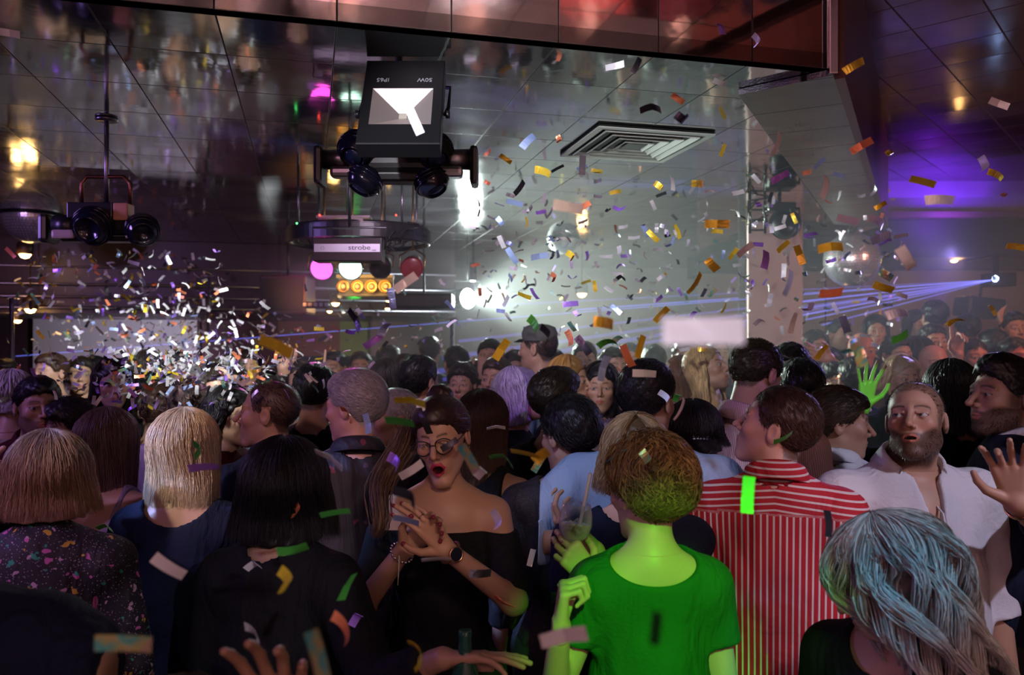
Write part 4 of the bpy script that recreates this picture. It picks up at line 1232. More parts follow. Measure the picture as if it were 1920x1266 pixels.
def make_person(S):
    """S: dict with head pixel (x, y), distance d, yaw of the body, and the rest of the look"""
    global NP
    NP += 1
    S.setdefault('hair', dict(kind='short', col=HAIRS['dark'])); S.setdefault('seed', NP * 1.7); rng = np.random.default_rng(100 + NP)
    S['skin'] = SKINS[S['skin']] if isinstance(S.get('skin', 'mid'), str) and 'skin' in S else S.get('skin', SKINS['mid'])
    q = S.get('q', 1); hv = {3: .0021, 2: .0028, 1: .0045, 0: .007}[q]; bv = {3: .009, 2: .011, 1: .017, 0: .024}[q]
    fem = S.get('sex', 'm') == 'f'
    hw = px(S['x'], S['y'], S['d'])                                    # head centre in the place
    yaw = S.get('yaw', 180)
    lean = np.array(S.get('lean', (0, 0)))                             # head forward of the feet, local
    Rz = np.array(Matrix.Rotation(D2R(yaw), 3, 'Z'))
    hs = S.get('hs', .95 if fem else 1.0)
    hl = np.array([lean[0], lean[1] - .025, hw[2]])
    H = hw[2] + .113 * hs + S.get('stoop', 0)
    root = hw - Rz @ np.array([hl[0], hl[1], 0]); root[2] = 0
    s = H / 1.715; w = S.get('w', .9 if fem else 1.05)
    E = empty('person', root, D2R(yaw), S['label'], 'person', S.get('group'))
    toL = lambda v: Rz.T @ (np.array(v, dtype=float) - root)
    vL = lambda v: Rz.T @ np.array(v, dtype=float)
    HR = Rmat(S.get('hyaw', yaw) - yaw, S.get('pitch', 0), S.get('roll', 0))
    A4 = np.array(hl)
    lx, ly = lean[0] * .7, lean[1] * .7
    shz = 1.425 * s - S.get('stoop', 0) * .8

    def sh(z):                                                          # lean of the spine at height z
        k = max(0, (z - .95 * s) / (.5 * s)); return np.array([lx * k, ly * k, 0])
    so = sh(1.42 * s)
    # arms
    arms = []
    hands = []
    for side, key in ((1, 'L'), (-1, 'R')):
        a = S.get('arm' + key, 'down')
        sp = np.array([side * .168 * w * (s ** .5), .01, shz - .040]) + so
        if a == 'down': wr = sp + np.array([side * .07, -.05, -.54 * s]); hint = np.array([side * .4, 1, 0])
        elif a == 'bent': wr = sp + np.array([-side * .06, -.30, -.20 * s]); hint = np.array([side * .6, .4, -1])
        elif a == 'hip': wr = sp + np.array([-side * .03, -.17, -.42 * s]); hint = np.array([side * 1, .8, 0])
        else:
            wr = toL(a['w']); hint = vL(a.get('e', (0, 0, -1)))
        l1, l2 = .285 * s, .25 * s
        v = wr - sp; L = np.linalg.norm(v)
        if L > (l1 + l2) * .995: wr = sp + v / L * (l1 + l2) * .995; L = (l1 + l2) * .995
        v = nrm(v); x = (l1 * l1 - l2 * l2 + L * L) / (2 * L); hgt = math.sqrt(max(0, l1 * l1 - x * x))
        hn = nrm(hint - v * np.dot(hint, v)); el = sp + v * x + hn * hgt
        arms.append((sp, el, wr))
        hd = dict(a) if isinstance(a, dict) else {}
        fd = nrm(wr - el); h_ = vL(hd['h']) if 'h' in hd else fd
        n_ = vL(hd['n']) if 'n' in hd else np.array([-side, .0, .0])
        if a == 'bent' and 'n' not in hd: n_ = np.array([-side * .8, 0, -.5])
        hands.append(hand_pieces(wr, h_, n_, hd.get('side', -side), sc=hd.get('sc', .93 if fem else 1.03), curl=hd.get('curl', (.3, .36, .42, .46)), thumb=hd.get('thumb', .4), spread=hd.get('spread', .08)))
    ak = .88 if fem else 1.08
    ak *= S.get('armk', 1)
    nb = np.array([0, .022, shz + .005]) + so                            # base of the neck
    nr = (.046 if fem else .057) * S.get('neckk', 1)
    neck_top = A4 + HR @ np.array([0, .012, -.055]) * hs
    sz = f4(s)

    def torso(P, inf=0.0, bust=True):
        X = P.copy().astype(f4)
        k = np.clip((P[:, 2] - .95 * s) / (.5 * s), 0, 1.2)
        X[:, 0] -= (lx * k); X[:, 1] -= (ly * k)
        X[:, 0] = np.abs(X[:, 0])
        if S.get('stoop', 0): X[:, 2] += S['stoop'] * .8 * np.clip((P[:, 2] - 1.0 * s) / (.42 * s), 0, 1)
        d = ell(X, (0, .0, 1.27 * s), (.152 * w + inf, .108 * w + inf, .205 * s + inf))
        d = smin(d, cone(X, (0, .012, 1.400 * s), (.132 * w, .012, 1.372 * s), .060 + inf, .056 + inf), .05)
        d = smin(d, cone(X, (0, .025, 1.452 * s), (.13 * w, .015, 1.392 * s), .048 + inf * .8, .036 + inf), .04)
        d = smin(d, ell(X, (0, .0, 1.08 * s), ((.118 if fem else .142) * w + inf, .098 * w * S.get('belly', 1) + inf, .2 * s)), .06)
        d = smin(d, ell(X, (0, .01, .93 * s), ((.172 if fem else .162) * w + inf, .118 * w + inf, .145 * s)), .06)
        if fem and bust: d = smin(d, ell(X, (.072, -.082, 1.265 * s), (.058 + inf, .052 + inf, .062 + inf)), .03)
        return d

    def legs(P, inf=0.0):
        X = P.copy().astype(f4); X[:, 0] = np.abs(X[:, 0])
        d = cone(X, (.088 * w, .012, .90 * s), (.095, -.005, .50 * s), .082 * w + inf, .052 + inf)
        d = smin(d, cone(X, (.095, -.005, .50 * s), (.10, .025, .09 * s), .052 + inf, .036 + inf), .02)
        return d

    def feet(P):
        X = P.copy().astype(f4); X[:, 0] = np.abs(X[:, 0])
        d = cone(X, (.10, .035, .045), (.112, -.13, .032), .040, .032)
        return np.maximum(d, -P[:, 2] + .001)

    def armf(P, inf=0.0, upto=2.0, infe=None, lo=0.0):
        d = None
        for sp, el, wr in arms:
            infe2 = inf if infe is None else infe
            e = cone(P, sp, el, .050 * ak + inf, .040 * ak + inf); e0 = cone(P, el, wr, .040 * ak + inf, .0265 * ak + infe2)
            if upto >= 2: e = smin(e, e0, .02)
            if upto < 2:
                ba = (wr - el) if upto > 1 else (el - sp); o = el if upto > 1 else sp
                L = np.linalg.norm(ba); t = (P - o.astype(f4)) @ (ba / L).astype(f4)
                cut = t - L * ((upto - 1) if upto > 1 else upto)
                if upto > 1: e = smin(e, smax(e0, cut, .004), .02)
                else: e = smax(e, cut, .004)
            d = e if d is None else np.minimum(d, e)
        return d

    def neck(P, inf=0.0):
        return cone(P, nb, neck_top, nr * 1.06 + inf, nr + inf)

    def headf(P):
        return head_field(((P - A4.astype(f4)) @ HR.astype(f4) / hs).astype(f4), S) * hs
    zc = nb[2] + .045

    def Fhead(P):
        d = smin(headf(P), neck(P), .018)
        d = smin(d, torso(P, 0, False), .03)
        return np.maximum(d, (zc - .008) - P[:, 2])

    def Fbody(P):
        d = smin(torso(P), neck(P), .03)
        d = smin(d, armf(P), .035)
        d = smin(d, legs(P), .03)
        d = np.minimum(d, feet(P))
        d = np.maximum(d, P[:, 2] - zc)
        for (sp, el, wr) in arms:
            f = nrm(wr - el).astype(f4)
            c = (P - wr.astype(f4)) @ f + .022
            near = sph(P, wr, .10)
            d = np.where(near < 0, np.maximum(d, c), d)
        return d
    parts = []
    r = .145 * hs
    lo = np.minimum(A4 - r, [A4[0] - r, nb[1] - .09, zc - .03]); hi = np.maximum(A4 + r, [A4[0] + r, nb[1] + .09, zc])
    VH, QH = surface(Fhead, lo, hi, hv)
    ah = np.array([wr for _, _, wr in arms])
    lo = np.minimum(np.array([-.30, -.28, -.01]), ah.min(0) - .08); hi = np.maximum(np.array([.30, .26, zc + .03]), ah.max(0) + .08)
    zlow = lo.copy(); zl = .80 * s
    VB, QB = surface(Fbody, (lo[0], lo[1], zl), hi, bv)
    VL_, QL = surface(Fbody, (-.26, -.24, -.012), (.26, .22, zl + .03), .022 if q else .03)
    parts = [(VH, QH), (VB, QB), (VL_, QL)]
    for (palm, fingers), (sp, el, wr) in zip(hands, arms):
        fd = nrm(wr - el)
        pts = np.array([c[0] for f in fingers for c in f] + [c[1] for f in fingers for c in f] + [wr - fd * .03])
        vis = S.get('handq', {}).get('L' if sp[0] > so[0] else 'R', q)
        hvx = {3: .0024, 2: .0032, 1: .005, 0: .008}[vis]

        def Fh(P, palm=palm, fingers=fingers, el=el, wr=wr, fd=fd):
            d = hand_field(P, palm, fingers)
            d = smin(d, cone(P, el, wr + fd * .004, .040 * ak, .0265 * ak), .012)
            return np.maximum(d, -((P - wr.astype(f4)) @ fd.astype(f4) + .03))
        parts.append(surface(Fh, pts.min(0) - .02, pts.max(0) + .02, hvx))
    C = []
    for i, (V, Q) in enumerate(parts):
        if i == 0:
            C.append(head_colors(((V - A4) @ HR) / hs, S))
        else:
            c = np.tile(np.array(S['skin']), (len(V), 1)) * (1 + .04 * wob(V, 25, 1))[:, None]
            if i == 2 or i == 1:
                c[V[:, 2] < .10 * s] = (.02, .016, .014)
            if i > 2 and S.get('nails'):
                for f in hands[i - 3][1]:
                    tipp = f[-1][1]; c[np.linalg.norm(V - tipp, axis=1) < .0075] = S['nails']
            C.append(c)
    V, Q = join(parts)
    me = np_mesh('body', V, Q, cols=np.concatenate(C))
    link_mesh('body', me, mat_vcol('skin', rough=.46, sss=0.0, spec=.4), E)
    HM = Matrix(HR.tolist()).to_4x4(); HM.translation = Vector(A4); HM = HM @ Matrix.Scale(hs, 4)
    S['_hm'] = HM; S['_root'] = E; S['_arms'] = arms; S['_hands'] = hands; S['_toL'] = toL
    # hair
    h = S.get('hair', {'kind': 'short', 'col': HAIRS['dark']})
    if h['kind'] != 'bald':
        hV, hQ, hC = hair_mesh(S, rng, {3: .0035, 2: .0045, 1: .007, 0: .010}[q], {3: 1.6, 2: 1.2, 1: .6, 0: .25}[q])
        hV = hV * hs @ HR.T + A4
        me = np_mesh('hair', hV, hQ, cols=hC)
        link_mesh('hair', me, mat_vcol('hair', rough=.46, spec=.4), E)
    if q == 3 and S.get('beard') and S['beard'][0] > .6:
        Ql = ((VH - A4) @ HR) / hs
        cb = head_colors(Ql, S); dk = np.abs(cb - np.array(S['beard'][1:])).sum(1)
        ok = np.where((dk < .10) & (Ql[:, 2] < -.03) & (Ql[:, 1] < .0))[0]
        if len(ok) > 50:
            ii = rng.choice(ok, min(2600, len(ok)), replace=False); b0 = Ql[ii]
            nn_ = b0 - np.array([0, -.015, -.05]); nn_ /= np.linalg.norm(nn_, axis=1, keepdims=True)
            dd_ = np.array([0, -.2, -1.0]) + rng.normal(0, .35, b0.shape)
            st = np.stack([b0, b0 + nn_ * .0022 + dd_ * .002, b0 + nn_ * .0030 + dd_ * .0055], 1)
            V2, Q2 = tubes(st, np.tile([.0005, .0005, .0001], (len(b0), 1)), 3)
            me = np_mesh('beard', V2 * hs @ HR.T + A4, Q2, cols=np.tile(np.array(S['beard'][1:]) * 1.1, (len(V2), 1)))
            link_mesh('beard', me, mat_vcol('hair'), E)
    # clothes
    cl = S.get('top', {})
    fit = cl.get('fit', .014); slv = cl.get('sleeve', 2.0 if not fem else 1.0)
    amp = cl.get('fold', .0045)
    nk = cl.get('neck', (.072, .07, .035, 0.0))          # rx, ry, rz of the opening and its forward shift
    cut = cl.get('cut')
    hem = cl.get('hem', .80) * s

    def Ftop(P):
        d = torso(P, fit)
        if cl.get('loose'):
            d = smin(d, ell(P, (0, .0, 1.05 * s), (.165 * w + fit, .125 * w + fit, .30 * s)), .05)
        if slv > 0:
            a = armf(P, fit * cl.get('slk', 1.0), slv, fit * .8)
            d = smin(d, a, .03)
            if cl.get('cuff'):
                for sp, el, wr in arms:
                    if slv > 1: e0 = el + (wr - el) * (slv - 1); dd = nrm(wr - el); rr = (.040 + (.0265 - .040) * (slv - 1)) * ak
                    else: e0 = sp + (el - sp) * slv; dd = nrm(el - sp); rr = (.050 - .010 * slv) * ak
                    c = cone(P, e0 - dd * cl['cuff'], e0, rr + fit + .005, rr + fit + .006)
                    t = (P - e0.astype(f4)) @ dd.astype(f4)
                    c = np.maximum(np.maximum(c, t), -t - cl['cuff'])
                    d = smin(d, c, .003)
        if cl.get('high'): d = smin(d, cone(P, nb, nb + (neck_top - nb) * cl['high'], nr + .014, nr + .012), .02)
        if not cl.get('high'):
            d = smax(d, -ell(P, nb + np.array([0, nk[3], .03]), (nk[0], nk[1], nk[2] + .03)), .006)
        if cl.get('v'):
            z0 = nb[2] - cl['v'][0]; wd = np.abs(P[:, 0]) - (P[:, 2] - z0) * cl['v'][1]
            d = np.where((P[:, 1] < .0), smax(d, -wd, .004), d)
        if cut == 'off': d = np.maximum(d, P[:, 2] - 1.350 * s)
        if cut == 'tank':
            d = smax(d, (np.abs(P[:, 0]) - .115) * (P[:, 2] > 1.33 * s) - 1 * (P[:, 2] <= 1.33 * s), .004)
        d = np.maximum(d, hem - P[:, 2])
        fr = np.clip((1.5 * s - P[:, 2]) / .3, .25, 1)
        d = d + amp * fr * (wob(P, 14, S['seed']) + .5 * wob(P, 31, S['seed'] + 2))
        if cl.get('crease'):
            for (c0, c1, rr) in cl['crease']: d = d + .010 * np.exp(-(cone(P, toL(c0), toL(c1), 0, 0) / rr) ** 2)
        return d
    tv = {3: .0065, 2: .008, 1: .014, 0: .02}[q]
    lo = np.minimum([-.32, -.26, hem - .02], ah.min(0) - .06); hi = np.maximum([.32, .26, nb[2] + (.09 if not cl.get('high') else .12)], ah.max(0) + .06)
    lo[2] = max(lo[2], 0); tV, tQ = surface(Ftop, lo, hi, tv)
    attrs = None
    if cl.get('stripes'):
        u = tV[:, 0] + .15 * tV[:, 0] * np.clip((1.2 * s - tV[:, 2]), -.2, .3)
        for i, (sp, el, wr) in enumerate(arms):
            da = np.minimum(cone(tV.astype(f4), sp, el, .05, .05), cone(tV.astype(f4), el, wr, .045, .045))
            dt = torso(tV.astype(f4), fit)
            on = (da < dt - .012)
            ax_ = nrm(el - sp); v = tV - sp; r_ = v - np.outer(v @ ax_, ax_)
            b1 = nrm(np.cross(ax_, [0, 1, 0])); b2 = np.cross(ax_, b1)
            u2 = np.arctan2(r_ @ b1, r_ @ b2) * .062
            u = np.where(on, u2 if cl['stripes'] != 'yoke' else u2, u)
        if cl['stripes'] == 'yoke':
            yk = (tV[:, 2] > 1.395 * s - .10 * np.maximum(0, np.abs(tV[:, 0]) - .10)) & (tV[:, 1] > -.02) & (np.abs(tV[:, 0]) < .30)
            u = np.where(yk, tV[:, 2] * .95 + np.abs(tV[:, 0]) * .12, u)
        attrs = {'u': u}
    me = np_mesh(cl.get('name', 'shirt'), tV, tQ, attrs=attrs)
    m_ = cl['mat']
    o = link_mesh(cl.get('name', 'shirt'), me, m_, E)
    if cl.get('label'): o['label'] = cl['label']
    if cl.get('collar'):
        mb = MB(); g = cl.get('gap', 28)                                # opening of the collar, degrees about the front
        nA = 30; prof = [(.010, -.020), (.007, .034), (.011, .042), (.019, .036), (.040, -.008), (.033, -.010), (.017, .024), (.015, -.020)]
        Vc = []; ax3 = nrm(neck_top - nb); bx = nrm(np.cross([0, 1, 0], ax3)); by = np.cross(ax3, bx)
        for i in range(nA + 1):
            a = D2R(g + (360 - 2 * g) * i / nA) - math.pi / 2
            e = abs(i / nA - .5) * 2
            for r_, z_ in prof:
                zz = z_ * cl.get('ck', 1.0) - .020 * e ** 3 + .006; rr = nr + r_ + .010 * e ** 2
                Vc.append(nb + bx * rr * math.cos(a) * 1.03 + by * rr * math.sin(a) * 1.05 + ax3 * (zz + .030 + .06 * max(0, w - 1.05)))
        K = len(prof)
        Fc = [(i * K + j, i * K + (j + 1) % K, (i + 1) * K + (j + 1) % K, (i + 1) * K + j) for i in range(nA) for j in range(K)]
        Fc += [tuple(range(K)), tuple(nA * K + j for j in reversed(range(K)))]
        mb.add(Vc, Fc, True)
        o = mb.build('collar', m_ if not cl.get('colmat') else cl['colmat'], E)
        if cl.get('stripes'):
            me = o.data; at = me.attributes.new('u', 'FLOAT', 'POINT')
            z = np.array(Vc)[:, 2]; at.data.foreach_set('value', z.astype(f4) if cl['stripes'] == 'yoke' else np.array(Vc)[:, 0].astype(f4))
    bt = S.get('bottom', mat('black_cloth', (.012, .012, .015), .8))
    def Fbot(P):
        d = smin(legs(P, .018), torso(P, .010, False), .04)
        d = np.maximum(d, P[:, 2] - max(hem + .03, .97 * s)); d = np.maximum(d, .085 * s - P[:, 2])
        return d + .003 * wob(P, 18, 1)
    bV, bQ = surface(Fbot, (-.26, -.24, .05), (.26, .24, 1.05 * s), .024 if q < 2 else .018)
    link_mesh('trousers', np_mesh('trousers', bV, bQ), bt, E)
    return S

# ------------------------------------------------------------------ fabrics
def wrinkles(m, strength=.55, scale=7.0):
    """soft cloth folds as a bump over whatever the cloth already has"""
    nt = m.node_tree; N, L = nt.nodes, nt.links; b = N['Principled BSDF']
    tc = N.new('ShaderNodeTexCoord'); mp = N.new('ShaderNodeMapping'); mp.inputs['Rotation'].default_value = (.3, .5, .4); mp.inputs['Scale'].default_value = (1, 1, .38)
    L.new(tc.outputs['Object'], mp.inputs[0])
    n = N.new('ShaderNodeTexNoise'); n.inputs['Scale'].default_value = scale; n.inputs['Detail'].default_value = 3; n.inputs['Distortion'].default_value = 1.6
    L.new(mp.outputs[0], n.inputs['Vector'])
    bp = N.new('ShaderNodeBump'); bp.inputs['Strength'].default_value = strength; bp.inputs['Distance'].default_value = .05
    L.new(n.outputs['Fac'], bp.inputs['Height'])
    if b.inputs['Normal'].links: L.new(b.inputs['Normal'].links[0].from_socket, bp.inputs['Normal'])
    L.new(bp.outputs[0], b.inputs['Normal'])
    return m


def fabric(name, col, rough=.8, **k): return wrinkles(mat('fabric_' + name, col, rough, bump=.25, bscale=140, spec=.15, **k))


def pattern_mat(name, base, spots, scale, size, dots=None, rough=.7):
    """spots of several colours scattered on cloth"""
    if name in _mats: return _mats[name]
    m, nt, b = mat_new(name); setp(b, rough=rough); N, L = nt.nodes, nt.links
    tc = N.new('ShaderNodeTexCoord'); prev = None
    cur = N.new('ShaderNodeRGB'); cur.outputs[0].default_value = (*base, 1); cur = cur.outputs[0]
    def layer(cur, sc, sz, col, seed, warp=.02):
        mp = N.new('ShaderNodeMapping'); mp.inputs['Location'].default_value = (seed, seed * 2.3, seed * .7)
        L.new(tc.outputs['Object'], mp.inputs[0])
        nz = N.new('ShaderNodeTexNoise'); nz.inputs['Scale'].default_value = sc * 1.2; L.new(mp.outputs[0], nz.inputs['Vector'])
        mxv = N.new('ShaderNodeMix'); mxv.data_type = 'VECTOR'; mxv.inputs['Factor'].default_value = warp
        L.new(mp.outputs[0], mxv.inputs[4]); L.new(nz.outputs['Color'], mxv.inputs[5])
        v = N.new('ShaderNodeTexVoronoi'); v.inputs['Scale'].default_value = sc; L.new(mxv.outputs[1], v.inputs['Vector'])
        lt = N.new('ShaderNodeMath'); lt.operation = 'LESS_THAN'; lt.inputs[1].default_value = sz; L.new(v.outputs['Distance'], lt.inputs[0])
        mx = N.new('ShaderNodeMix'); mx.data_type = 'RGBA'; mx.inputs['B'].default_value = (*col, 1)
        L.new(cur, mx.inputs['A']); L.new(lt.outputs[0], mx.inputs['Factor'])
        return mx.outputs['Result']
    if dots: cur = layer(cur, 150, .22, dots, 0, 0)
    for i, c in enumerate(spots): cur = layer(cur, scale * (1 + .13 * i), size, c, 3.1 * (i + 1), .05)
    L.new(cur, b.inputs['Base Color']); _mats[name] = m
    return m


black = fabric('black', (.010, .010, .012)); navy = fabric('navy', (.010, .014, .035)); white = fabric('white', (.68, .68, .72))
maroon = fabric('maroon', (.06, .008, .012)); greyf = fabric('grey', (.16, .16, .18)); lilac = fabric('lilac', (.30, .24, .34))
ltblue = fabric('light_blue', (.36, .46, .66)); green = fabric('green', (.010, .10, .02)); teal = fabric('teal', (.30, .42, .40))
bluegrey = fabric('blue_grey', (.16, .24, .34)); beige = fabric('beige', (.35, .28, .22)); redf = fabric('red', (.30, .03, .03))
mint = fabric('mint', (.42, .50, .46))
m_strp = stripe_mat('red_white_stripes', (.42, .022, .035), (.62, .55, .55), 62, .30)
m_pink = stripe_mat('pink_fine_stripes', (.46, .24, .22), (.62, .50, .48), 170, .45)
m_flor = pattern_mat('floral_print', (.012, .010, .016), [(.55, .12, .35), (.55, .34, .04), (.03, .30, .18), (.5, .3, .42)], 20, .17, dots=(.30, .26, .32))
m_fish = pattern_mat('dark_motif', (.016, .012, .022), [(.16, .03, .06), (.09, .04, .09)], 13, .15)
m_leo = pattern_mat('leopard_green', (.03, .06, .02), [(.25, .35, .12), (.12, .2, .06)], 55, .3)
m_lace = pattern_mat('black_lace', (.012, .010, .012), [(.05, .036, .034)], 85, .30)

for m_ in (m_strp, m_pink, m_flor, m_fish, m_lace): wrinkles(m_, .45)
# ------------------------------------------------------------------ people in front
def gear(S, name, mb, material, hd=True, parent=None):
    """part in head coordinates"""
    o = mb.build(name, material, parent or S['_root'])
    if hd and parent is None: o.data.transform(S['_hm'])
    return o


P = {}
P['white_shirt'] = make_person(dict(x=1716, y=790, d=2.36, yaw=4, hyaw=-36, pitch=14, roll=-4, sex='m', skin='mid', q=3, w=1.22, armk=1.15, open=.14, gaze=(-.8, .8), nose=1.1, neckk=1.12,
    beard=(.95, .016, .010, .007), hair=dict(kind='crop', col=(.022, .014, .010), rec=.022, t=.0015, n=2600, len=.006, w=.0006, lift=.0005, rough=.3, scalp=.55, hr=.6),
    top=dict(mat=white, collar=1, gap=46, sleeve=1.28, cuff=.055, fit=.020, neck=(.080, .084, .05, -.022), loose=1, ck=1.25, v=(.215, .15)), armL='down', armR='down',
    label='bearded man in an open-necked white shirt, looking up to the left'))
P['striped'] = make_person(dict(x=1456, y=803, d=2.25, yaw=160, hyaw=236, pitch=16, sex='m', skin='pink', q=3, w=.98, nose=1.0,
    hair=dict(kind='short', col=(.045, .022, .014), col2=(.09, .045, .03), rec=.012, t=.005, n=3000, len=.022, w=.0009, lift=.002, flow=(0, .9, -.5)),
    top=dict(mat=m_strp, stripes='yoke', collar=1, sleeve=1.05, fit=.020, fold=.004, loose=1, ck=1.15), armL='hip', armR='hip',
    label='man seen from behind in a red and white striped shirt, chin raised'))
P['green'] = make_person(dict(x=1214, y=922, d=1.86, yaw=182, hyaw=206, pitch=-4, sex='f', skin='fair', q=3, w=.78, hs=.98, armk=.95, hair=dict(kind='wavy', col=(.075, .040, .014), col2=(.48, .30, .12), t=.026, n=3000, len=.07, w=.0016, curl=.75, lift=.010, mess=.28, flow=(.3, .6, -.6), rough=3.5, top=.012),
    top=dict(mat=green, sleeve=.48, fit=.014, neck=(.100, .092, .030, .028), fold=.004, slk=1.3, loose=1), armL=dict(w=px(1050, 1178, 1.70), e=(-.2, .3, -1), h=(.1, 0, 1), n=(1, 0, 0), curl=1.3, side=1), armR='down', handq={'L': 2},
    label='woman seen from behind with short copper waves and a green short sleeved top'))
P['aqua'] = make_person(dict(x=1672, y=1096, d=1.60, yaw=-50, hyaw=-108, pitch=-20, sex='f', skin='fair', q=3, w=.95,
    hair=dict(kind='long', col=(.12, .11, .10), col2=(.70, .68, .66), tip=(.75, .70, .66), L=.27, n=3600, w=.0010, vol=.024, curl=.022, frq=1.5, flare=.015, side=178, lean=(-.01, .03, 0), t=.014, k=24, face=.012, hr=.42),
    top=dict(mat=black, sleeve=1.6, neck=(.085, .10, .07, -.03)), label='woman with tousled pale wavy hair lit aqua and a thin necklace'))
gw = (.9, .6, -.3)
P['glasses'] = make_person(dict(x=828, y=822, d=2.32, yaw=-4, hyaw=-10, pitch=-9, roll=-8, sex='f', skin='mid', q=3, w=.92, open=1.0, eye=.55, gaze=(0, -1), lipcol=(.42, .03, .07), smile=.3, nails=(.20, .02, .04), neckk=.95,
    hair=dict(kind='short', col=(.022, .010, .008), col2=(.15, .06, .04), t=.012, top=.014, n=2600, len=.05, w=.0011, flow=(0, 1, .25), mess=.12, rough=.5, rec=.004, bun=(0, .06, .115, .042)),
    top=dict(name='dress', mat=black, cut='off', sleeve=.95, fit=.012, hem=.45, neck=(.05, .05, .01, 0)),
    armR=dict(w=px(758, 1030, 2.08), e=(-.6, .3, -1), h=(.62, -.1, .55), n=(.5, -.55, .3), curl=(.5, .55, .6, .65), thumb=.2, side=-1),
    armL=dict(w=px(838, 1032, 2.05), e=(.9, .2, -1), h=(-.62, -.12, .78), n=(-.5, .5, -.3), curl=(.22, .22, .25, .3), thumb=.0, side=1),
    label='woman in round black glasses and off-shoulder black dress, mouth open, clapping'))
P['silver_hair'] = make_person(dict(x=664, y=764, d=2.74, yaw=205, hyaw=244, pitch=-4, sex='m', skin='pink', q=3, w=1.12, hair=dict(kind='short', col=(.34, .33, .34), col2=(.72, .70, .70), t=.014, top=.010, n=3600, len=.040, w=.0009, lift=.004, flow=(0, 1, .1), hr=.5),
    top=dict(mat=m_fish, collar=1, sleeve=1.6, loose=1), label='silver haired man in a dark patterned shirt, turning left'))
P['profile'] = make_person(dict(x=503, y=776, d=2.85, yaw=236, hyaw=268, pitch=2, sex='m', skin='mid', q=3, w=1.2, nose=1.25, beard=(.28, .09, .06, .05), hair=dict(kind='crop', col=(.018, .012, .010), rec=.030, t=.003, n=2600, len=.010, w=.0008, lift=.001, hr=.5),
    top=dict(mat=navy, collar=1, sleeve=1.6, loose=1), label='man with receding dark hair in sharp left profile, navy shirt'))
P['blond'] = make_person(dict(x=350, y=848, d=2.36, yaw=182, hyaw=172, sex='f', skin='fair', q=3, w=.86, hair=dict(kind='long', col=(.26, .16, .08), col2=(.62, .44, .25), tip=(.75, .58, .36), L=.175, n=4600, w=.0008, vol=.014, curl=.003, frq=.8, flare=.012, t=.012, hr=.28, lmin=.8, side=150, k=16),
    top=dict(name='dress', mat=navy, sleeve=.8, fit=.018, hem=.5, neck=(.10, .10, .05, 0)), armL='hip', armR='hip', label='woman seen from behind with shoulder length straight blond hair, navy dress'))
P['floral'] = make_person(dict(x=92, y=905, d=2.08, yaw=196, hyaw=205, sex='f', skin='fair', q=3, w=.95, hair=dict(kind='long', col=(.045, .022, .022), col2=(.20, .11, .08), tip=(.48, .30, .17), L=.105, n=4200, w=.0008, vol=.020, curl=.004, frq=.9, flare=.018, t=.014, hr=.30, side=150),
    top=dict(name='blouse', mat=m_flor, sleeve=1.7, fit=.018, loose=1, high=.25), label='woman with a brown to blond bob and dark floral blouse, from behind'))
P['long_brown'] = make_person(dict(x=205, y=835, d=2.75, yaw=170, hyaw=168, sex='f', skin='fair', q=2, w=.98, hair=dict(kind='long', col=(.07, .04, .035), col2=(.24, .15, .12), tip=(.26, .15, .12), L=.40, n=3200, w=.0009, vol=.014, curl=.004, frq=.8, flare=.0, t=.012, side=150),
    top=dict(name='camisole', mat=lilac, sleeve=0, cut='tank', neck=(.10, .10, .13, .05), fit=.008), label='woman with very long light brown hair and a lilac strap top'))
P['black_hair'] = make_person(dict(x=535, y=925, d=1.98, yaw=172, hyaw=188, sex='f', skin='mid', q=2, w=.88, hair=dict(kind='long', col=(.006, .005, .006), col2=(.014, .011, .013), tip=(.01, .008, .010), L=.13, n=2600, w=.0009, vol=.02, curl=.006, frq=1, t=.018, hr=.5, side=140),
    top=dict(mat=black, sleeve=1.8, fit=.02, loose=1), armR=dict(w=px(826, 1236, 1.62), e=(.2, -.4, -1), h=(1, -.1, .10), n=(0, -.3, -1), curl=(.08, .12, .16, .3), thumb=.1, side=1),
    handq={'R': 2}, label='woman with black hair all in black, hand held out to the bottle'))
P['lace'] = make_person(dict(x=1066, y=818, d=2.62, yaw=176, hyaw=214, pitch=-8, sex='f', skin='mid', q=2, w=.98, hs=1.0, hair=dict(kind='short', col=(.008, .006, .006), col2=(.03, .02, .015), t=.018, n=1800, len=.03, w=.0012, lift=.006),
    top=dict(name='dress', mat=m_lace, sleeve=1.5, neck=(.095, .10, .06, 0), hem=.5), label='woman with cropped black hair and a black lace dress, from behind'))
P['dark_long'] = make_person(dict(x=902, y=800, d=2.85, yaw=160, hyaw=190, pitch=-6, sex='f', skin='tan', q=2, w=1.0, hair=dict(kind='long', col=(.022, .010, .008), col2=(.075, .035, .022), L=.24, n=2400, w=.0010, vol=.016, lean=(.05, 0, 0), side=140),
    top=dict(mat=black, sleeve=0, cut='tank', neck=(.09, .09, .05, 0)), label='woman with long dark brown hair and bare arm beside the woman in glasses'))
P['blue_shirt'] = make_person(dict(x=1214, y=752, d=2.48, yaw=174, hyaw=146, pitch=-6, sex='m', skin='mid', q=3, w=1.22, hair=dict(kind='short', col=(.010, .007, .007), col2=(.03, .02, .02), t=.010, top=.012, n=2200, len=.03, w=.001, flow=(0, .9, .2)),
    top=dict(mat=ltblue, collar=1, sleeve=1.5, cuff=.05, fit=.022, loose=1), armL=dict(w=px(1090, 1010, 2.25), e=(-1, .2, -.6), h=(-.6, -.3, .5), n=(.5, .4, 0), curl=.7, side=1),
    label='man with slicked dark hair in a light blue shirt, seen from behind, looking right'))
gl = px(1076, 992, 1.93)
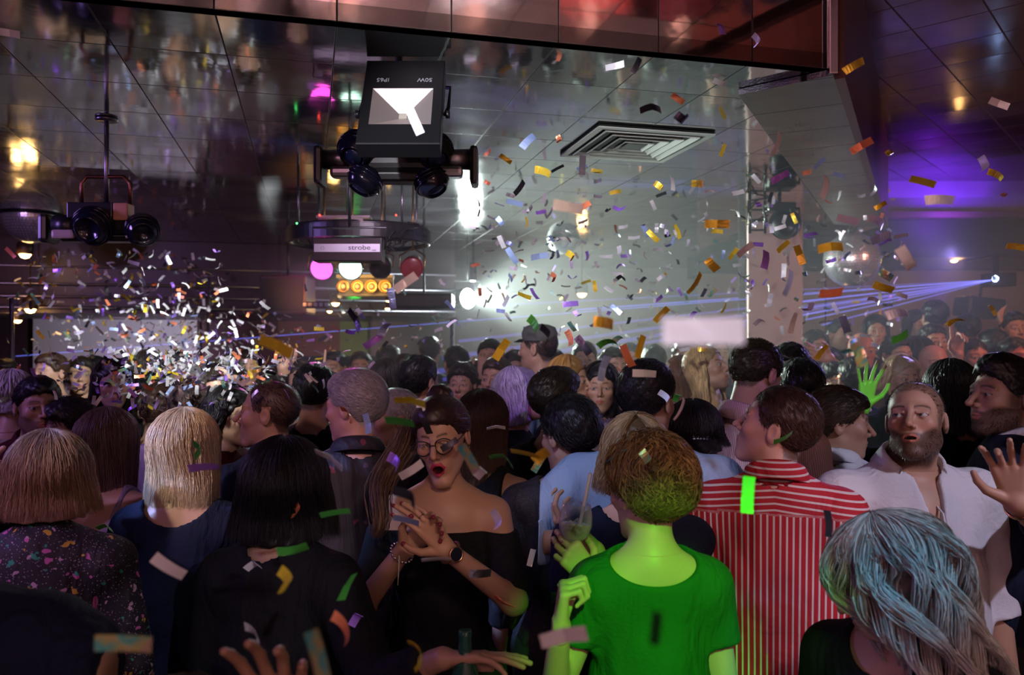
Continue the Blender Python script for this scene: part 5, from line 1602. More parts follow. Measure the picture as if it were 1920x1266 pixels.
P['fringe'] = make_person(dict(x=1192, y=868, d=2.14, yaw=2, hyaw=-6, pitch=-16, sex='f', skin='pink', q=2, w=1.0, hair=dict(kind='long', col=(.13, .075, .03), col2=(.50, .33, .15), tip=(.5, .33, .17), L=.12, n=1800, w=.0013, part=.0, side=148, t=.012),
    top=dict(mat=navy, sleeve=1.7, neck=(.09, .09, .05, -.01)),
    armR=dict(w=px(1112, 1088, 1.90), e=(-.2, .3, -1), h=(-.66, .02, .78), n=(-.25, .85, 0), curl=(.95, 1.0, 1.05, 1.1), thumb=.5, side=-1),
    armL=dict(w=px(1120, 1040, 2.02), e=(.6, .2, -1), h=(-.75, .0, .55), n=(-.1, -1, .1), curl=(.8, .85, .9, .9), thumb=.4, side=-1),
    nails=(.55, .30, .30), handq={'R': 3, 'L': 3}, label='blond woman in dark glasses holding a stemmed glass behind the copper waves'))
P['bun'] = make_person(dict(x=1298, y=822, d=2.72, yaw=184, hyaw=180, sex='f', skin='tan', q=2, w=.95, hair=dict(kind='long', col=(.007, .005, .006), col2=(.02, .014, .014), L=.05, n=1300, w=.0014, t=.016, side=150),
    top=dict(mat=m_leo, sleeve=.8, fit=.012), label='woman with a smooth black bob and green leopard top, from behind'))
P['pink_shirt'] = make_person(dict(x=1418, y=705, d=2.85, yaw=150, hyaw=128, pitch=-24, sex='m', skin='mid', q=3, w=1.30, lean=(-.14, -.04), beard=(.7, .03, .02, .015), hair=dict(kind='wavy', col=(.020, .014, .008), col2=(.09, .07, .03), t=.008, n=2600, len=.018, w=.0011, curl=1.2, lift=.005),
    top=dict(mat=m_pink, stripes='plain', collar=1, sleeve=1.5, fit=.022, loose=1, ck=1.3), label='tall man with dark curls in a pink fine striped shirt, head bowed'))
P['smiler'] = make_person(dict(x=1574, y=795, d=2.85, yaw=136, hyaw=80, pitch=-4, sex='m', skin='mid', q=3, w=1.08, smile=.9, nose=1.15, hair=dict(kind='short', col=(.020, .012, .008), col2=(.10, .07, .03), t=.016, top=.006, n=2600, len=.05, w=.0012, flow=(0, 1, -.1), lift=.004),
    top=dict(mat=white, collar=1, sleeve=1.5, fit=.02, loose=1), label='smiling man in right profile with swept back dark hair and a white shirt'))
P['suit'] = make_person(dict(x=1882, y=744, d=2.62, hs=1.07, yaw=-130, hyaw=-82, pitch=4, sex='m', skin='mid', q=3, w=1.15, nose=1.2, beard=(.96, .010, .007, .006), hair=dict(kind='wavy', col=(.008, .006, .006), col2=(.04, .035, .03), t=.004, top=.024, n=2400, len=.022, w=.0011, curl=.8, lift=.004, rec=.004),
    top=dict(name='jacket', mat=navy, collar=1, colmat=white, sleeve=1.9, fit=.026, loose=1),
    label='dark bearded man in left profile in a dark suit jacket at the right edge'))
P['clapper'] = make_person(dict(x=2150, y=770, d=2.15, yaw=-60, sex='m', skin='mid', q=1, w=1.1, top=dict(mat=navy, sleeve=1.5),
    armR=dict(w=px(1908, 945, 1.98), e=(.3, 0, -1), h=(-.28, -.05, 1), n=(-.5, -.85, 0), curl=(.35, .55, .30, .22), thumb=.1, spread=.16, side=-1), handq={'R': 3},
    label='mostly outside the right edge, open hand with a gold bracelet raised'))
P['smile_left'] = make_person(dict(x=126, y=808, d=3.2, yaw=-20, hyaw=-28, sex='f', skin='mid', q=2, smile=1.0, pitch=-4, hair=dict(kind='short', col=(.012, .007, .010), col2=(.04, .02, .02), t=.024, top=.02, n=1500, len=.05, w=.0014, bun=(.06, .05, .06, .05)), top=dict(mat=black, sleeve=1.5),
    label='smiling woman with piled up dark hair between the maroon shirt and the long brown hair'))
P['maroon'] = make_person(dict(x=72, y=764, d=3.2, yaw=34, hyaw=42, sex='m', skin='mid', q=2, w=1.15, beard=(.8, .02, .014, .012), hair=dict(kind='short', col=(.008, .006, .006), t=.008, top=.006, n=1500, len=.02, w=.0012, rec=-.002), top=dict(mat=maroon, collar=1, sleeve=1.5, loose=1),
    label='dark bearded man in a maroon shirt at the left, turned to the right'))
P['palm'] = make_person(dict(x=-70, y=800, d=2.5, yaw=60, sex='f', skin='pink', q=1, top=dict(mat=black, sleeve=1.4),
    armL=dict(w=px(-8, 880, 2.3), e=(-.2, 0, -1), h=(1, -.1, .35), n=(0, .1, 1), curl=(.15, .2, .25, .3), thumb=.2, side=1), handq={'L': 2}, label='mostly outside the left edge, flat hand held out'))
P['low_hand'] = make_person(dict(x=350, y=1420, d=1.25, yaw=150, sex='m', skin='tan', q=1, stoop=.35, top=dict(mat=black, sleeve=1.8), hair=dict(kind='short', col=HAIRS['dark']),
    armR=dict(w=px(540, 1400, 1.12), e=(.2, -.2, -1), h=(-.12, -.1, 1), n=(.1, -.8, .1), curl=(.3, .35, .4, .45), thumb=.3, spread=.2, side=-1), handq={'R': 2},
    label='crouching below the frame, fingers of one hand raised at the bottom edge'))
P['blue_sleeve'] = make_person(dict(x=-130, y=960, d=1.35, yaw=185, sex='m', skin='mid', q=1, w=1.2, top=dict(mat=navy, sleeve=2.0, fit=.03, loose=1), hair=dict(kind='short', col=HAIRS['dark']), armR=dict(w=px(90, 1560, 1.25), e=(.5, -.2, -.5)),
    label='mostly outside the left edge, dark blue sleeve filling the lower left corner'))

# ------------------------------------------------------------------ people behind, q 1 and 0
def back(x, y, d, yaw, sex, hr, top, label, q=1, **k):
    hk = {'short': dict(kind='short', t=.007, top=.004, rec=.008), 'crop': dict(kind='crop', t=.003), 'bald': dict(kind='bald'), 'long': dict(kind='long', L=.24), 'bob': dict(kind='long', L=.08), 'up': dict(kind='short', t=.016, top=.02, bun=(0, .07, .09, .045))}[hr[0]]
    hk['col'] = HAIRS[hr[1]] if isinstance(hr[1], str) else hr[1]; hk['col2'] = tuple(c * 2 for c in hk['col'])
    hk.update(k.pop('hair', {}))
    sl = k.pop('sleeve', 1.6 if sex == 'm' else 1.0)
    t = dict(mat=top, sleeve=sl); t.update(k.pop('topk', {}))
    return make_person(dict(x=x, y=y, d=d, yaw=yaw, sex=sex, hair=hk, top=t, label='' + label, q=q, group=None, **k))


gold_ = (.30, .16, .04)
B = back
B(590, 736, 3.35, 182, 'm', ('short', 'black'), black, 'black haired man in black with glitter in the hair, between the two profiles', q=2)
B(437, 782, 3.15, 70, 'f', ('bob', 'black'), maroon, 'woman with a black bob facing the man in left profile', q=2, armR='bent')
B(737, 786, 3.3, -70, 'm', ('short', 'grey'), black, 'greying man in thin glasses facing left behind the silver haired man', q=2)
B(786, 718, 3.6, 150, 'm', ('short', 'black'), black, 'dark haired man with a green rim of light above the woman in glasses', q=2)
B(722, 722, 3.9, 170, 'f', ('long', 'dark'), black, 'dark long haired woman edged in green light behind the silver haired man')
B(506, 742, 4.3, 10, 'm', ('short', 'dark'), greyf, 'man raising a brightly lit fist into the confetti shower', armL=dict(w=px(531, 690, 4.0), e=(0, 0, -1), h=(.1, 0, 1), n=(0, -1, 0), curl=1.3, side=1), sleeve=.4, handq={'L': 2})
B(612, 742, 4.1, 0, 'f', ('up', 'dark'), black, 'woman pointing a finger up behind the black haired man', armL=dict(w=px(597, 722, 3.95), e=(0, 0, -1), h=(0, 0, 1), n=(0, -1, 0), curl=(.05, 1.2, 1.3, 1.3), side=1), handq={'L': 2})
B(356, 762, 3.3, 182, 'm', ('crop', (.05, .03, .03)), white, 'man with a shaved head and pale shirt seen from behind above the blond hair', q=2)
B(352, 722, 4.0, 8, 'm', ('short', 'grey'), white, 'fair man with a brightly lit face in the confetti shower')
B(212, 722, 3.8, 35, 'f', ('long', 'dark'), black, 'dark haired woman looking right below the confetti shower')
B(25, 746, 3.6, 190, 'f', ('bob', (.30, .27, .28)), beige, 'grey haired woman seen from behind at the far left')
B(94, 700, 4.9, -20, 'm', ('short', 'brown'), navy, 'brown haired man under the white board, left')
B(150, 704, 5.2, 30, 'm', ('short', 'dark'), black, 'man in the dark behind the brown haired man', q=0)
B(282, 694, 5.0, 160, 'f', ('long', 'dark'), black, 'dark haired woman in the middle of the confetti shower', q=0)
B(330, 690, 5.4, 0, 'm', ('short', 'dark'), greyf, 'man partly hidden by the densest confetti', q=0)
B(425, 705, 4.8, -30, 'f', ('up', 'dark'), maroon, 'woman with pinned up hair right of the confetti shower', q=0)
B(465, 690, 5.4, 20, 'm', ('short', 'dark'), navy, 'man in navy far behind the raised fist', q=0)
B(275, 742, 4.1, 150, 'm', ('short', 'black'), black, 'dark haired man behind the long brown hair', q=0)
B(300, 770, 3.5, 190, 'm', ('short', 'brown'), black, 'brown haired man between the blond and the long brown hair, from behind')
B(400, 735, 4.4, 40, 'm', ('short', 'dark'), black, 'dark haired man behind the woman with the black bob', q=0)
B(627, 692, 5.5, -15, 'm', ('short', 'black'), navy, 'person in violet light far behind the silver hair', q=0)
B(676, 690, 5.6, 10, 'm', ('crop', 'dark'), teal, 'man in shadow in front of the green lit wall', q=0)
B(730, 680, 5.6, 160, 'm', ('short', 'dark'), navy, 'man seen from behind right of the green lit wall', q=0)
B(806, 660, 6.2, 180, 'm', ('short', 'dark'), black, 'small dark figure below the searchlight', q=0)
B(855, 684, 5.3, 200, 'm', ('short', 'black'), navy, 'man with round black hair seen from behind under the searchlight')
B(866, 722, 4.5, -10, 'f', ('up', 'dark'), black, 'dark haired woman looking down left of the fair haired man')
B(919, 672, 5.1, -10, 'm', ('short', 'black'), maroon, 'man holding his hand to his chin at the back', armR=dict(w=px(905, 702, 4.9), e=(0, 0, -1), h=(.1, 0, 1), n=(0, 1, 0), curl=1.2, side=1))
B(931, 712, 4.4, -25, 'm', ('short', 'brown'), white, 'fair skinned man with short brown hair left of the violet lit woman', q=2)
B(967, 694, 5.1, 0, 'f', ('long', 'dark'), black, 'small dark haired woman at the back below the cap wearer')
hatm = B(1008, 655, 4.3, 240, 'm', ('crop', 'dark'), bluegrey, 'tall man in a flat cap and blue grey shirt facing left in the haze', w=1.25, q=2)
B(980, 742, 3.3, 84, 'f', ('bob', (.30, .28, .30)), black, 'grey haired woman lit violet looking up to the right', q=2, pitch=14, hair=dict(L=.13, n=900))
B(1046, 752, 3.0, 150, 'f', ('up', 'dark'), black, 'dark haired woman with a small bun, violet light on her forehead', q=2, hyaw=120, hair=dict(bun=(0, .10, .03, .035)))
B(1070, 716, 3.8, 60, 'f', ('long', gold_), black, 'woman with long golden hair behind the bun', q=2)
B(1126, 728, 3.8, -8, 'f', ('long', 'black'), white, 'pale woman with long black hair and white top facing the camera', q=2)
B(1096, 676, 5.2, 0, 'm', ('short', 'dark'), greyf, 'man in glasses in the haze behind the long black hair', q=0)
B(1036, 690, 5.0, 190, 'm', ('crop', 'dark'), teal, 'short haired man seen from behind right of the flat cap')
B(1150, 690, 4.8, 20, 'm', ('short', 'dark'), beige, 'man in a pale top behind the light blue shirt')
B(1286, 672, 4.8, -8, 'm', ('short', 'brown'), navy, 'fair man at the back facing the camera above the black bob')
B(1280, 712, 4.2, 150, 'f', ('long', 'auburn'), black, 'auburn haired woman seen from behind beside the blond woman looking up')
B(1328, 692, 4.0, 50, 'f', ('long', (.40, .27, .12)), beige, 'blond woman looking up to the right, left of the tall pink shirted man', q=2, pitch=16)
B(1480, 700, 3.3, -30, 'm', ('short', 'black'), white, 'black haired man leaning in front of the tall pink shirted man', q=2, pitch=-10, w=1.1)
B(1500, 730, 3.15, 182, 'm', ('short', 'black'), black, 'man with round black hair seen from behind above the smiling man', q=2)
B(1553, 690, 4.8, 0, 'f', ('long', 'black'), black, 'woman in the dark beside the pink column', q=0)
B(1567, 722, 4.4, -10, 'f', ('up', 'dark'), redf, 'woman in deep red light behind the smiling man')
B(1616, 660, 5.0, -8, 'm', ('bald', 'dark'), greyf, 'bald man in red light behind the glittering streamers', skin=(.55, .20, .14), armR=dict(w=px(1556, 668, 4.5), e=(0, 0, -1), h=(-1, 0, .35), n=(0, -1, 0), curl=.3, side=1), handq={'R': 2})  # red light put into the skin colour
fl = dict()
B(1642, 622, 5.9, -15, 'f', ('long', 'black'), black, 'woman with dark curls at the back right of the column')
B(1575, 628, 6.2, 20, 'm', ('short', 'black'), black, 'man in the dark just right of the column', q=0)
B(1682, 668, 5.0, 10, 'm', ('short', 'dark'), maroon, 'dark haired man in dim red light above the blond fringe')
B(1721, 612, 6.0, 10, 'f', ('long', 'dark'), black, 'woman with long dark hair far back, right', q=0)
B(1752, 596, 5.6, 175, 'm', ('short', 'black'), greyf, 'tall man seen from behind, topmost of the crowd at the right')
B(1749, 642, 5.4, 0, 'm', ('short', 'dark'), black, 'man with dark hair directly above the bald man')
B(1751, 684, 4.8, -5, 'm', ('bald', 'dark'), greyf, 'bald man in rosy light above the dark green lit hair', skin=(.55, .24, .19))  # rosy light put into the skin colour
B(1692, 712, 4.1, 4, 'f', ('bob', (.42, .30, .18)), black, 'blond woman with a fringe facing the camera above the white shirt', q=2)
B(1826, 672, 4.9, -5, 'm', ('crop', 'dark'), maroon, 'broad faced man in dark red light looking at the camera', skin=(.50, .22, .17), armR=dict(w=px(1796, 668, 4.6), e=(-.1, 0, -1), h=(-.05, 0, 1), n=(0, -1, 0), curl=(.1, .9, 1, 1), side=-1), handq={'R': 2})  # dark red light put into the skin colour
B(1813, 620, 5.8, 170, 'm', ('short', 'black'), black, 'man in black stretching an arm up to the right', armL='down', armR=dict(w=px(1868, 600, 5.6), e=(1, 0, -.3), h=(.6, 0, .5), n=(0, -1, 0)))
B(1902, 618, 5.6, -10, 'm', ('short', 'black'), black, 'man in dark glasses at the back of the right edge')
B(1902, 672, 4.5, -5, 'm', ('crop', 'dark'), black, 'man with a glowing red face at the right edge', skin=(.58, .16, .12))  # strong red light put into the skin colour
B(1778, 735, 3.1, 186, 'f', ('long', (.010, .016, .012)), black, 'woman with long dark hair lit green, seen from behind beside the bearded white shirt', q=2, sleeve=1.5, armL=dict(w=px(1622, 760, 3.2), e=(-.2, 0, -1), h=(.12, 0, 1), n=(0, -1, 0), curl=.12, spread=.25, thumb=0, side=1), handq={'L': 3}, hair=dict(L=.30, n=900))  # green light put into the hair colour
lamp('spot_green_hand', 'SPOT', (1.15, 1.2, 2.72), px(1624, 742, 3.2), (.08, 1, .12), 220, .01, 6, .3)
lamp('spot_fist', 'SPOT', (-.6, 2.6, 2.7), px(531, 690, 4.0), (1, .95, .85), 60, .01, 9, .5)
for (x, y, d, yaw, sex, hr, t, lb) in [
    (240, 700, 4.6, 20, 'f', 'dark', black, 'dim woman just behind the dark haired woman looking right'), (180, 690, 5.4, 170, 'm', 'black', navy, 'dim figure under the left part of the white board'),
    (385, 700, 5.2, 190, 'm', 'dark', black, 'dim figure behind the right part of the confetti shower'), (560, 700, 5.0, 20, 'f', 'dark', black, 'dim woman right of the raised fist'),
    (760, 690, 5.0, 10, 'f', 'dark', navy, 'dim woman behind the green rimmed hair'), (890, 700, 5.0, 190, 'm', 'dark', black, 'dim figure between the chin holder and the downcast woman'),
    (1180, 664, 5.6, 0, 'm', 'dark', black, 'dim man behind the light blue shirt, left of the gold confetti'), (1225, 670, 5.2, 180, 'm', 'dark', navy, 'dim man behind the light blue shirt, right of the gold confetti'),
    (1345, 650, 6.0, 10, 'm', 'dark', black, 'dim man beside the left edge of the pink column'), (1530, 640, 5.6, 10, 'f', 'dark', black, 'dim woman beside the right edge of the pink column'),
    (1860, 640, 5.2, 185, 'm', 'black', black, 'dim man between the broad faced man and the glowing face'), (1600, 700, 4.3, 175, 'm', 'dark', navy, 'dim man directly under the glittering streamers'),
    (1720, 655, 5.1, 185, 'f', 'dark', black, 'dim woman between two red lit faces'), (10, 700, 4.8, 30, 'm', 'dark', black, 'dim man at the far left edge')]:
    B(x, y + 12, d, yaw, sex, ('short' if sex == 'm' else 'long', hr), t, lb, q=0)
pinkf = fabric('pale_pink', (.62, .42, .44))
px_ = px
for (xx, sex, hr, t, lb, wd) in [(430, 'f', ('long', 'blond'), pinkf, 'blond woman in pale pink behind the camera, mirrored in the ceiling step', 1.2), (640, 'm', ('short', 'grey'), pinkf, 'grey haired man in pink behind the camera, mirrored in the step', 1.2),
                             (880, 'm', ('bald', 'dark'), white, 'bald man in white behind the camera, mirrored in the ceiling step', 1.1), (1110, 'f', ('short', 'dark'), redf, 'woman in a red top behind the camera, mirrored in the step', 1.2),
                             (1290, 'm', ('bald', 'brown'), maroon, 'bald man in maroon behind the camera, mirrored in the step', 1), (1470, 'm', ('crop', 'dark'), navy, 'man in navy behind the camera, mirrored at the right of the step', 1.1)]:
    dv = np.array([(xx - 960) / F_PX, 1.0]); n2 = RD[:2]; t0 = (Pc[:2] @ n2) / (dv @ n2); zr = CAM_Z + (HOR - 25) / F_PX * t0
    out = dv - 2 * (dv @ n2) * n2; q2 = dv * t0 + out * ((H1 - zr) + (H1 - 1.62)) / ((HOR - 25) / F_PX)
    hk = dict(kind=hr[0], col=HAIRS[hr[1]], L=.25)
    px = lambda a, b, d, q=(q2[0], max(q2[1], -2.8), 1.64): np.array(q)
    make_person(dict(x=0, y=0, d=0, yaw=math.degrees(math.atan2(-out[0], out[1])), sex=sex, hair=hk, top=dict(mat=t, sleeve=1.5), w=wd, q=0, label=lb, skin='pink'))
    px = px_

# ------------------------------------------------------------------ things worn and held
def hp(S, v): return S['_hm'] @ Vector(v)


S = P['glasses']; E = S['_root']
for sx in (-1, 1):
    mb = MB(); mb.tube([(sx * .033 + .026 * math.cos(a), -.104 + .004 * math.cos(a * 2) + abs(math.cos(a)) * .002 + .006 * (sx * math.cos(a) > 0), .000 + .023 * math.sin(a)) for a in np.linspace(0, 2 * math.pi, 28, endpoint=False)], .0020, 8, closed=True)
    gear(S, 'glasses_rim', mb, m_black)
    mb = MB(); mb.tube([(sx * .060, -.099, .006), (sx * .074, -.08, .008), (sx * .080, .005, .012), (sx * .078, .03, -.006)], .0016, 6); gear(S, 'glasses_temple', mb, m_black)
    mb = MB(); mb.lathe([(.004, -.001), (.004, .001)], 10, (sx * .082, .0, -.038), (0, math.pi / 2, 0)); gear(S, 'earring', mb, m_chrome)
mb = MB(); mb.tube([(-.008, -.108, .006), (0, -.112, .009), (.008, -.108, .006)], .0018, 8); gear(S, 'glasses_bridge', mb, m_black)
# bangle, wrist band, watch, ring
def wrist_band(S, side, off, r, wid, material, name, label=None, n=22, beads=False):
    i = 0 if side == 'L' else 1
    sp, el, wr = S['_arms'][i]; dd = nrm(wr - el); c = wr - dd * off
    a = nrm(np.cross(dd, [0, 0, 1])); b = np.cross(dd, a); mb = MB()
    if beads:
        for k in range(18):
            t = k / 18 * 2 * math.pi; q_ = c + (a * math.cos(t) + b * math.sin(t)) * r
            mb.lathe([(0, -.004), (.0038, -.002), (.0038, .002), (0, .004)], 7, tuple(q_))
    else: mb.tube([c + (a * math.cos(t) + b * math.sin(t)) * r for t in np.linspace(0, 2 * math.pi, n, endpoint=False)], wid, 8, closed=True)
    o = mb.build(name, material, S['_root'])
    if label: o['label'] = label
    return c, a, b, dd


m_gold = mat('gold', (.85, .55, .22), .22, metal=1)
c, a, b, dd = wrist_band(S, 'R', .015, .031, .003, m_chrome, 'bracelet', 'silver link bracelet', beads=True)
mb = MB(); mb.tube([c - np.array([0, .03, 0]), c - np.array([0, .034, .035]), c - np.array([.003, .033, .075])], [.005, .005, .004], 6, flat=.3); o = mb.build('wrist_ribbon', mat('cream_ribbon', (.55, .52, .38), .7), E); o['label'] = 'cream ribbon end hanging from the bracelet'
c, a, b, dd = wrist_band(S, 'L', .012, .030, .0045, mat('brown_leather', (.09, .05, .03), .5), 'watch_strap')
wn_ = nrm(np.array([.55, -.8, .1])); wn_ = nrm(wn_ - dd * np.dot(wn_, dd))
mb = MB(); mb.lathe([(.0, -.004), (.019, -.004), (.020, .003), (.017, .004), (.0165, .0025), (0, .0025)], 24, M=frame_at(c + wn_ * .032, wn_), caps=False); mb.build('watch_case', mat('rose_gold', (.75, .42, .28), .25, metal=1), E)
mb = MB(); mb.lathe([(.0162, 0), (0, .0006)], 24, M=frame_at(c + wn_ * .0353, wn_), caps=False); mb.build('watch_face', m_blackg, E)


def ring(S, side, f, name='ring'):
    palm, fingers = S['_hands'][0 if side == 'L' else 1]
    a_, b_, ra, rb = fingers[f][0]; d_ = nrm(b_ - a_); c = a_ + (b_ - a_) * .62; r = ra * .94 + .0006
    u = nrm(np.cross(d_, [0, 0, 1])); v = np.cross(d_, u)
    mb = MB(); mb.tube([c + (u * math.cos(t) + v * math.sin(t)) * r for t in np.linspace(0, 2 * math.pi, 18, endpoint=False)], .0013, 6, closed=True)
    vv = nrm(np.array([0, -1, .2]) - d_ * np.dot([0, -1, .2], d_))
    mb.lathe([(0, -.002), (.003, 0), (.002, .002), (0, .0025)], 8, M=frame_at(c + vv * (r + .002), vv)); mb.build(name, m_chrome, S['_root'])


ring(S, 'L', 2); ring(P['fringe'], 'R', 1)
wrist_band(P['clapper'], 'R', .012, .034, .0035, m_gold, 'bracelet', 'gold bracelet')


def shoulder_strand(S, pts, r, name, material, label=None):
    """cord round the neck: pts in (angle deg, drop, out) about the base of the neck, body coordinates"""
    H_ = S['_root']; mb = MB(); mb.tube(pts, r, 6); o = mb.build(name, material, H_)
    if label: o['label'] = label
    return o


def neckloop(S, r, front, back_, z0, name, material, rad=.0016, drop=.09, closed=True):
    from_ = np.array(S['_hm'].translation); nz = from_[2] - z0
    pts = []
    for t in np.linspace(0, 2 * math.pi, 40, endpoint=False):
        f = (1 - math.sin(t)) / 2                        # 1 at the front
        pts.append((from_[0] * .4 + r * math.cos(t) * (1 + .12 * f), .012 + (back_ if math.sin(t) > 0 else front) * math.sin(t), nz - drop * f ** 2.2))
    mb = MB(); mb.tube(pts, rad, 5, closed=True)
    return mb.build(name, material, S['_root'])


neckloop(P['white_shirt'], .070, .098, .066, .165, 'neck_cord', m_black, .0022, .055)
neckloop(P['lace'], .057, .07, .058, .155, 'neck_cord', m_black, .0018, .03)
neckloop(P['green'], .062, .09, .064, .165, 'necklace', m_chrome, .0009, .05)
# shirt buttons
S = P['white_shirt']
for (x, y) in ((1687, 877), (1705, 912), (1722, 960)):
    pass
def front_y(S, x, z, name='shirt'):
    """outermost point of the cloth in front at local x, z"""
    o = [c for c in S['_root'].children if c.name.split('.')[0] == name][0]
    hit = o.ray_cast if False else None
    V = np.empty(len(o.data.vertices) * 3, dtype=f4); o.data.vertices.foreach_get('co', V); V = V.reshape(-1, 3)
    m = (np.abs(V[:, 0] - x) < .012) & (np.abs(V[:, 2] - z) < .012)
    return V[m][:, 1].min() if m.any() else -.14


nzb = S['_hm'].translation.z
for k, z in enumerate((nzb - .245, nzb - .335, nzb - .425)):
    yy = front_y(S, .0, z)
    mb = MB(); mb.lathe([(.0055, 0), (.0055, .002), (.003, .0028), (0, .002)], 14, (0.0, yy + .001, z), (math.pi / 2, 0, 0)); mb.build('button', mat('button_navy', (.02, .03, .08), .3), S['_root'])
pts = [(.014, front_y(S, .014, z) - .001, z) for z in np.linspace(nzb - .22, nzb - .66, 16)]
mb = MB(); mb.tube(pts, .0035, 6, flat=.6); mb.build('button_placket', white, S['_root'])

# necklace with heart pendant on the pale haired woman
S = P['aqua']
neckloop(S, .066, .105, .066, .150, 'necklace', m_chrome, .0012, .11)
hz_ = S['_hm'].translation.z
mb = MB(); mb.tube([(.010 * math.sin(t) ** 3, -.108, hz_ - .285 + .0007 * (13 * math.cos(t) - 5 * math.cos(2 * t) - 2 * math.cos(3 * t))) for t in np.linspace(0, 2 * math.pi, 24, endpoint=False)], .0014, 6, closed=True); mb.build('heart_pendant', m_chrome, S['_root'])

# glasses of the blond woman, hair clip, cap
S = P['fringe']
for sx in (-1, 1):
    mb = MB(); mb.tube([(sx * .033 + .025 * math.cos(a), -.104, .002 + .017 * math.sin(a)) for a in np.linspace(0, 2 * math.pi, 20, endpoint=False)], .0022, 6, closed=True); gear(S, 'glasses_rim', mb, m_black)
    mb = MB(); mb.tube([(sx * .060, -.099, .008), (sx * .082, -.06, .010), (sx * .088, .005, .012)], .0022, 6); gear(S, 'glasses_temple', mb, m_black)
S = P['green']
mb = MB(); mb.tube([(-.094, -.06, .055), (-.104, -.01, .075), (-.085, .04, .105), (.0, .06, .125), (.085, .04, .105), (.104, -.01, .075)], .0022, 6); o = gear(S, 'glasses_frame', mb, mat('teal_frame', (.02, .16, .15), .3)); o['label'] = 'dark teal glasses pushed up into the hair'
S = P['bun']
mb = MB()
for i in range(5):
    for j in range(3): mb.box((-.022 + i * .011, .128, .012 + j * .008), (.0085, .004, .006), bev=.001)
o = gear(S, 'hair_clip', mb, mat('glitter_clip', (.45, .65, .85), .15, metal=1)); o['label'] = 'small glittering hair clip'
S = hatm
mb = MB(); mb.lathe([(.088, .045), (.094, .06), (.098, .085), (.085, .118), (.05, .132), (0, .136)], 26, (0, .012, 0), caps=False)
mb.add([(.07 * math.sin(t) * (1 + .1 * k), -.075 - .055 * k * math.cos(t), .055 - .012 * k) for k in (0, 1) for t in np.linspace(-1.2, 1.2, 9)] +
       [(.07 * math.sin(t) * (1 + .1 * k), -.075 - .055 * k * math.cos(t), .049 - .012 * k) for k in (0, 1) for t in np.linspace(-1.2, 1.2, 9)],
       [(i, i + 1, 10 + i, 9 + i) for i in range(8)] + [(18 + i, 27 + i, 28 + i, 19 + i) for i in range(8)] + [(9 + i, 10 + i, 28 + i, 27 + i) for i in range(8)], True)
gear(S, 'cap', mb, mat('cap_cloth', (.10, .11, .10), .8))
# glitter in the dark hair
rng = np.random.default_rng(3)

# stemmed glass with straw
c = gl + np.array([0, 0, -.035])
E = empty('cocktail_glass', c, 0, 'stemmed balloon glass of pale drink and ice held by the blond woman', 'glass'); E.rotation_euler = (0, .08, 0)
def see_through(name, col, alpha):
    m = bpy.data.materials.new(name); m.use_nodes = True; nt = m.node_tree; nt.nodes.clear()
    o = nt.nodes.new('ShaderNodeOutputMaterial'); mx = nt.nodes.new('ShaderNodeMixShader'); t = nt.nodes.new('ShaderNodeBsdfTransparent'); p = nt.nodes.new('ShaderNodeBsdfPrincipled')
    setp(p, color=col, rough=.06, spec=.8, coat=1.0); t.inputs[0].default_value = (*[.5 + .5 * c for c in col], 1)
    lw = nt.nodes.new('ShaderNodeLayerWeight'); lw.inputs[0].default_value = alpha
    nt.links.new(lw.outputs['Facing'], mx.inputs[0]); nt.links.new(t.outputs[0], mx.inputs[1]); nt.links.new(p.outputs[0], mx.inputs[2]); nt.links.new(mx.outputs[0], o.inputs[0])
    return m


m_glass = see_through('clear_glass', (.8, .85, .9), .25)
m_drink = see_through('pale_drink', (.75, .55, .22), .55)
m_ice = see_through('ice', (.85, .9, .95), .55)
mb = MB(); pr = [(.003, -.035), (.004, .0), (.020, .006), (.036, .026), (.041, .048), (.038, .074), (.033, .096)]
mb.lathe(pr + [(r_ - .0015, z_) for r_, z_ in reversed(pr[2:])] + [(.0, .008)], 30, caps=False); mb.build('bowl', m_glass, E)
mb = MB(); mb.lathe([(.0035, -.10), (.003, -.03), (.006, .004)], 12, caps=False); mb.lathe([(.033, -.104), (.032, -.102), (.0035, -.098)], 26); mb.build('stem', m_glass, E)
mb = MB(); mb.lathe([(0, .009), (.019, .010), (.034, .028), (.0375, .046), (0, .0462)], 24, caps=False); mb.build('drink', m_drink, E)
for k in range(5):
    a_ = k * 1.3; mb = MB(); mb.box((.018 * math.cos(a_), .018 * math.sin(a_), .040 + .006 * (k % 2)), (.017, .017, .017), rot=(k, k * .7, k * 1.9), bev=.003); mb.build('ice_cube', m_ice, E)
mb = MB(); p0 = Vector((.008, 0, .015)); p1 = Vector(px(1107, 888, 1.9) - c); mb.tube([p0, p1], .0042, 10)
o = mb.build('drinking_straw', mat('straw', (.60, .62, .68), .3)); o.location = tuple(c); tag(o, 'long white straw standing in the stemmed glass', 'straw')

# bottle by the held out hand
c = px(872, 1225, 1.60)
E = empty('bottle', (c[0], c[1], c[2] - .17), 0, 'green glass bottle whose neck is gripped by the yellow lit hand', 'bottle')
m_bg, nt, b = mat_new('bottle_glass'); setp(b, color=(.05, .22, .16), rough=.05, trans=.6, ior=1.45)
mb = MB(); mb.lathe([(.0, 0), (.030, .0), (.031, .01), (.031, .11), (.026, .135), (.014, .165), (.0125, .20), (.0135, .205), (.0135, .215), (.011, .216), (.010, .20)], 22, caps=False); mb.build('glass', m_bg, E)
mb = MB(); mb.lathe([(.0315, .04), (.0315, .10)], 22, caps=False); mb.build('paper_label', mat('bottle_label', (.25, .28, .24), .7), E)

